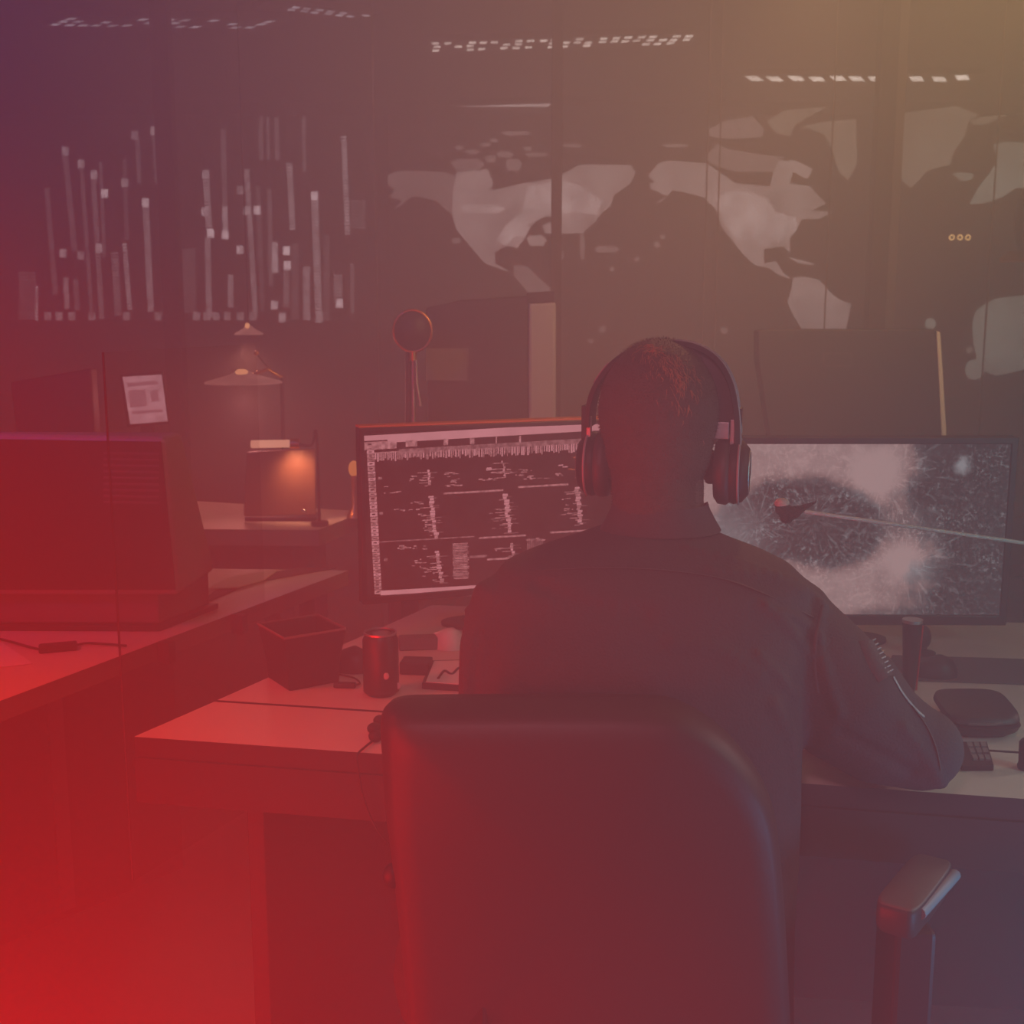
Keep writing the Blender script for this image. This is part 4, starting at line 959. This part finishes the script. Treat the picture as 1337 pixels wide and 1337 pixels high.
for _ in range(260):
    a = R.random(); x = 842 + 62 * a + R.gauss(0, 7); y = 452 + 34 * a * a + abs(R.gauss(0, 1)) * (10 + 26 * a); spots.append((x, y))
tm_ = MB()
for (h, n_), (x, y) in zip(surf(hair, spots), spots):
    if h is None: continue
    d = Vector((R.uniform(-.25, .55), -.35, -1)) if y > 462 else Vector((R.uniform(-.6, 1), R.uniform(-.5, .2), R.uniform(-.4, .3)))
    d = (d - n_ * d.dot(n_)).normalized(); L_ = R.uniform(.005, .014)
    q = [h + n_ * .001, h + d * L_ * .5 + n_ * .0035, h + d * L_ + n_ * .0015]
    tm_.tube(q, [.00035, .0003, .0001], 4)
tm_.build('hair_glint_strands', MT['hair_glint'], hair)
# shirt
shm = MB()
shm.loft(rings[1:]); shm.tube(rp, rr, 20); shm.tube(lpz, lr, 20); shm.tube(rfp, rfr, 18); shm.tube(lfp, lfr, 18)
shm.ellip(rp[-1] + Vector((.001, 0, 0)), (.0545, .054, .053), 28, 18); shm.ellip(lpz[-1], (.046,) * 3)
# shoulder yoke fullness on the right
shm.tube([aty(930, 745, 1.535), aty(985, 768, 1.525), aty(1028, 806, 1.515), aty(1052, 850, 1.505)], [.033, .047, .057, .062], 18)
shirt = remeshed(shm, 'shirt', MT['shirt'], per, .005, 14)
def ridge(ob, px, width, height):
    me = ob.data; o0 = per.location
    bv = BVHTree.FromPolygons([v.co + o0 for v in me.vertices], [p.vertices for p in me.polygons])
    pts = []
    for q in catmull([Vector((x, y, 0)) for x, y in px], 5):
        d = ray(q.x, q.y); h = bv.ray_cast(EYE, d.normalized())
        if h[0] is not None: pts.append(h[0])
    if not pts: return
    for v in me.vertices:
        w = v.co + o0; best = min((w - p).length for p in pts)
        if best < width * 2.2: v.co += v.normal * height * math.exp(-(best / width) ** 2)
for px, w, h in [([(930, 745), (1000, 752), (1050, 775)], .008, .004), ([(900, 715), (970, 735), (1040, 760), (1075, 790)], .007, .004),
                 ([(1000, 792), (1030, 820), (1058, 855)], .006, .006), ([(1020, 800), (1050, 812), (1068, 835)], .005, .005), ([(990, 855), (1015, 880), (1040, 910)], .006, .005),
                 ([(1070, 790), (1068, 840), (1078, 880), (1095, 930)], .007, .006), ([(1180, 950), (1210, 990), (1230, 1025)], .007, .005), 
                 ([(1010, 920), (1035, 970), (1040, 1040)], .008, .006), ([(612, 790), (606, 850), (608, 910)], .006, .005), ([(625, 830), (618, 880), (622, 920)], .006, -.005),
                 ([(700, 760), (760, 790), (840, 800)], .01, -.004), ([(880, 840), (940, 850), (990, 880)], .01, .004), ([(1100, 960), (1150, 985), (1190, 1010)], .008, -.005)]:
    ridge(shirt, px, w, h)
def onshirt(px, lift=.001):
    me = shirt.data; o0 = per.location
    bv = BVHTree.FromPolygons([v.co + o0 for v in me.vertices], [p.vertices for p in me.polygons]); outp = []
    for x, y in px:
        d = ray(x, y).normalized(); h = bv.ray_cast(EYE, d)
        if h[0] is not None: outp.append(h[0] + h[1] * lift)
    return outp
# collar
cr = []
for py, w, yy, hd in ((690, 79, 1.556, .071), (676, 71, 1.560, .066), (662, 64, 1.565, .064), (655, 62, 1.567, .063), (657, 57, 1.567, .059), (675, 58, 1.562, .058)):
    a = aty(862 - w, py, yy); b = aty(862 + w, py - 3, yy); ring = oval((a.x + b.x) / 2, yy, (b.x - a.x) / 2, hd, a.z, 2.0, 36)
    for p in ring: p.z -= max(0, p.y - yy) * .55
    cr.append(ring)
MB().loft(cr, False).build('collar', MT['shirt'], shirt, smooth=60)
# shoulder strap, yoke seam, sleeve badge and zipped pocket
def strip(name, px, m_, w, par, lift=.003):
    p = onshirt(px, lift)
    if len(p) > 1: MB().tube(catmull(p, 4), w, 8, True, .35).build(name, m_, par, smooth=60)
strip('yoke_seam', [(700, 745), (780, 742), (860, 744), (940, 755), (1000, 776), (1062, 806)], MT['shirt2'], .0022, shirt, .0005)
strip('armhole_seam', [(1074, 790), (1066, 830), (1064, 870), (1068, 905)], MT['shirt2'], .002, shirt, .0005)
strip('sleeve_badge', [(1128, 838), (1140, 862), (1156, 886)], MT['shirt2'], .013, shirt, .001)
strip('sleeve_zip', [(1166, 884), (1178, 905), (1194, 925), (1206, 936)], MT['greyp'], .0024, shirt, .001)
strip('pocket_edge', [(1188, 918), (1208, 945), (1222, 975), (1228, 1005)], MT['shirt2'], .0022, shirt, .0005)
m = MB()
for k in range(9):
    p = onshirt([(1127 + k * 3.4, 836 + k * 5.6), (1136 + k * 3.2, 832 + k * 5.6)], .005)
    if len(p) == 2: m.tube(p, .0011, 6)
m.build('badge_stitching', MT['greyp'], shirt)
# trousers and shoes
tm = MB(); legs(tm, 1.0); tm.loft([oval(sx, 1.51, .17, .115, .485), oval(sx, 1.50, .18, .12, .56), oval(sx, 1.485, .172, .112, .62)])
remeshed(tm, 'trousers', MT['trouser'], per, .007, 4)
for a in ank:
    m = MB(); m.loft([oval(a.x, a.y + .05, .042, .125, .001), oval(a.x, a.y + .05, .045, .13, .02), oval(a.x, a.y + .045, .043, .12, .05), oval(a.x, a.y + .01, .042, .06, .09), oval(a.x, a.y, .04, .045, .11)])
    m.build('shoe', MT['leather'], per, smooth=60)

# ------------------------------------------------------------------ headphones
hp = thing('headphones', 'black over-ear headphones with chrome trim worn on the head', 'headphones', (hx, hy, hz + .11))
Yh = 1.605
arc = [(767, 590), (767, 550), (771, 520), (782, 495), (802, 470), (830, 453), (866, 444), (904, 447), (934, 464), (952, 493), (960, 530), (962, 570), (961, 590)]
ap = catmull([aty(x, y, Yh) for x, y in arc], 5)
def band(pts, t0, t1, y0, y1):
    rings = []
    cx = sum((p.x for p in pts)) / len(pts); cz_ = 1.19
    for i, p in enumerate(pts):
        tg = (pts[min(i + 1, len(pts) - 1)] - pts[max(i - 1, 0)]).normalized(); n_ = Vector((-tg.z, 0, tg.x))
        if n_.dot(Vector((p.x - cx, 0, p.z - cz_))) < 0: n_ = -n_
        rings.append([p + n_ * t0 + Vector((0, y0, 0)), p + n_ * t1 + Vector((0, y0 + .003, 0)), p + n_ * t1 + Vector((0, y1 - .003, 0)), p + n_ * t0 + Vector((0, y1, 0))])
    return MB().loft(rings)
band(ap[4:-4], -.007, 0.0, -.024, .026).build('headband', MT['gloss'], hp, smooth=40, bevel=.001)
band(ap[20:-6], -.027, -.006, -.017, .022).build('band_padding', MT['leather'], hp, smooth=50)
n2 = len(ap)
for a, b, yy in ((n2 // 2 + 2, n2 - 4, -.019), (n2 // 2 + 2, n2 - 6, .004), (14, n2 // 3, -.019)):
    MB().tube([p + Vector((0, yy, 0)) + (Vector((0, 0, 0))) for p in ap[a:b]], .0014, 6)  .build('trim_line', MT['greyp'], hp, smooth=60)
for s, cpx, cy_ in ((-1, 781, 608), (1, 948, 612)):
    c = aty(cpx, cy_, Yh)
    cup = MB().lathe([(.0, s * -.008), (.030, s * -.008), (.040, s * -.002), (.043, s * .006), (.040, s * .016), (.03, s * .024), (0, s * .026)], c, 'x', 36).build('ear_cup', MT['gloss'], hp, smooth=50)
    MB().lathe([(.022, s * -.004), (.036, s * -.019), (.043, s * -.014), (.0445, s * -.004), (.040, s * .002)], c, 'x', 36).build('ear_pad', MT['leather'], hp, smooth=60)
    rr_ = [c + Vector((s * .012, math.cos(a) * .0425, math.sin(a) * .0425)) for a in [2 * math.pi * k / 40 for k in range(41)]]
    MB().tube(rr_, .0016, 6, False).build('cup_ring', MT['greyp'], cup, smooth=60)
    rr_ = [c + Vector((s * .023, math.cos(a) * .026, math.sin(a) * .026)) for a in [2 * math.pi * k / 40 for k in range(41)]]
    MB().tube(rr_, .0022, 6, False).build('cup_ring', MT['metal'], cup, smooth=60)
    q = aty(766 if s < 0 else 958, 560, Yh)
    MB().box((q.x - .004, Yh - .016, q.z - .030), (q.x + .004, Yh + .016, q.z + .030)).build('slider', MT['gloss'], hp, bevel=.001)
    MB().box((q.x - s * .006 - .003, Yh - .018, q.z - .018), (q.x - s * .006 + .003, Yh - .010, q.z + .016)).build('slider_plate', MT['metal'], hp, bevel=.001)
q = aty(938, 558, Yh - .01)
MB().box((q.x - .012, Yh - .022, q.z - .012), (q.x + .012, Yh - .016, q.z + .010)).build('yoke_plate', MT['metal'], hp, bevel=.001)
MB().tube(catmull([aty(925, 655, Yh - .02), aty(921, 672, Yh - .03), aty(919, 690, Yh - .05), aty(925, 706, Yh - .05)], 5), .0018, 6).build('cord', MT['rubber'], hp, smooth=60)

hp.rotation_euler.z = -.24; hp.scale = (1.03, 1.03, 1.0)
# ------------------------------------------------------------------ lamps, added fills and added haze
w = bpy.data.worlds.new('added_haze'); sc.world = w; w.use_nodes = True; nt = w.node_tree
nt.nodes['Background'].inputs[0].default_value = (0, 0, 0, 1)
vs = nn(nt, 'ShaderNodeVolumeScatter'); vs.inputs['Density'].default_value = .36; vs.inputs['Anisotropy'].default_value = 0.0  # scattering haze added so the coloured fills tint the whole view
nt.links.new(vs.outputs[0], nt.nodes['World Output'].inputs['Volume'])
def lamp(name, p, rgb, size=.12, spot=None, aim=None, kind='POINT', blend=1.0):
    e = max(rgb); l = bpy.data.lights.new(name, 'SPOT' if spot else kind)
    l.energy = e; l.color = tuple(c / e for c in rgb)
    if kind == 'AREA' and not spot: l.shape = 'DISK'; l.size = size
    else: l.shadow_soft_size = size
    if spot: l.spot_size = math.radians(spot); l.spot_blend = blend
    o = bpy.data.objects.new(name, l); o.location = p; COL.objects.link(o)
    if aim is not None: o.rotation_euler = (Vector(aim) - Vector(p)).to_track_quat('-Z', 'Y').to_euler()
    return o
LAMPS = [  # red through violet: unseen coloured fills added for the overall wash
    ('red_side_fill', (-1.25, 1.0, 1.1), (12.5, .2, .2), dict()),
    ('red_low_fill', (-.55, .75, .6), (29, .1, .1), dict()),
    ('red_floor_fill', (-1.0, .95, .45), (88, .2, .2), dict(spot=110, aim=(-.3, 1.4, .2))),
    ('red_desk_fill', (-1.2, 1.4, 1.9), (98, 2.6, .5), dict(spot=90, aim=(-.7, 1.6, .3))),
    ('red_back_fill', (-.95, .7, 1.0), (41, .4, .4), dict(spot=60, aim=(0, 1.5, .9))),  # unseen red spot added to lift the person's dark back
    ('rose_overhead_fill', (-.1, .1, 1.95), (55, 23.5, 29), dict(spot=45, aim=(.1, 1.5, .95))),  # added above the camera, unseen, to brighten the figure and the haze before it
    ('blue_low_fill', (1.05, .95, .5), (.3, 7.2, 13.2), dict()),
    ('teal_side_fill', (1.3, 1.1, 1.25), (3.2, 9.4, 8.8), dict()),
    ('amber_fill', (1.2, 1.2, 2.3), (318, 193, 74), dict(spot=100, aim=(.6, 2.6, 2.2))),
    ('violet_fill', (-1.15, .95, 2.1), (1, 9, 64), dict(spot=100, aim=(-1.0, 2.4, 1.95))),
    ('warm_key_lamp', (2.2, 2.0, 1.6), (48, 38, 34), dict(spot=28, size=.14, aim=(.42, 1.4, .84))),
    ('hair_light', (.75, 2.9, 2.35), (48, 25, 11), dict(spot=22, size=.06, aim=(.22, 1.58, 1.22))),  # unseen narrow spot added for highlights on the hair
    ('pendant_bulb', (aty(325, 440, 3.9).x, 3.88, aty(325, 440, 3.9).z - .03), (7, 2.6, 1.8), dict(spot=130, size=.03, aim=(-.8, 3.5, .7))),
    ('desk_lamp_bulb', (aty(318, 500, 3.62).x, 3.60, aty(318, 503, 3.62).z - .03), (4.5, 1.6, 1.5), dict(spot=120, size=.03, aim=(-.55, 2.9, .74))),
    ('warm_ceiling_lamp', (.9, 3.3, 2.42), (1.2, .9, .6), dict(size=.35, kind='AREA', aim=(.3, 1.7, .8))),
    ('far_lamp_bulb', (aty(380, 592, 3.35).x, 3.35, aty(380, 592, 3.35).z), (3.0, 1.2, .6), dict(size=.02, spot=100, aim=tuple(aty(390, 622, 3.42)))),
]
for n_, p_, c_, kw in LAMPS: lamp(n_, p_, c_, **kw)
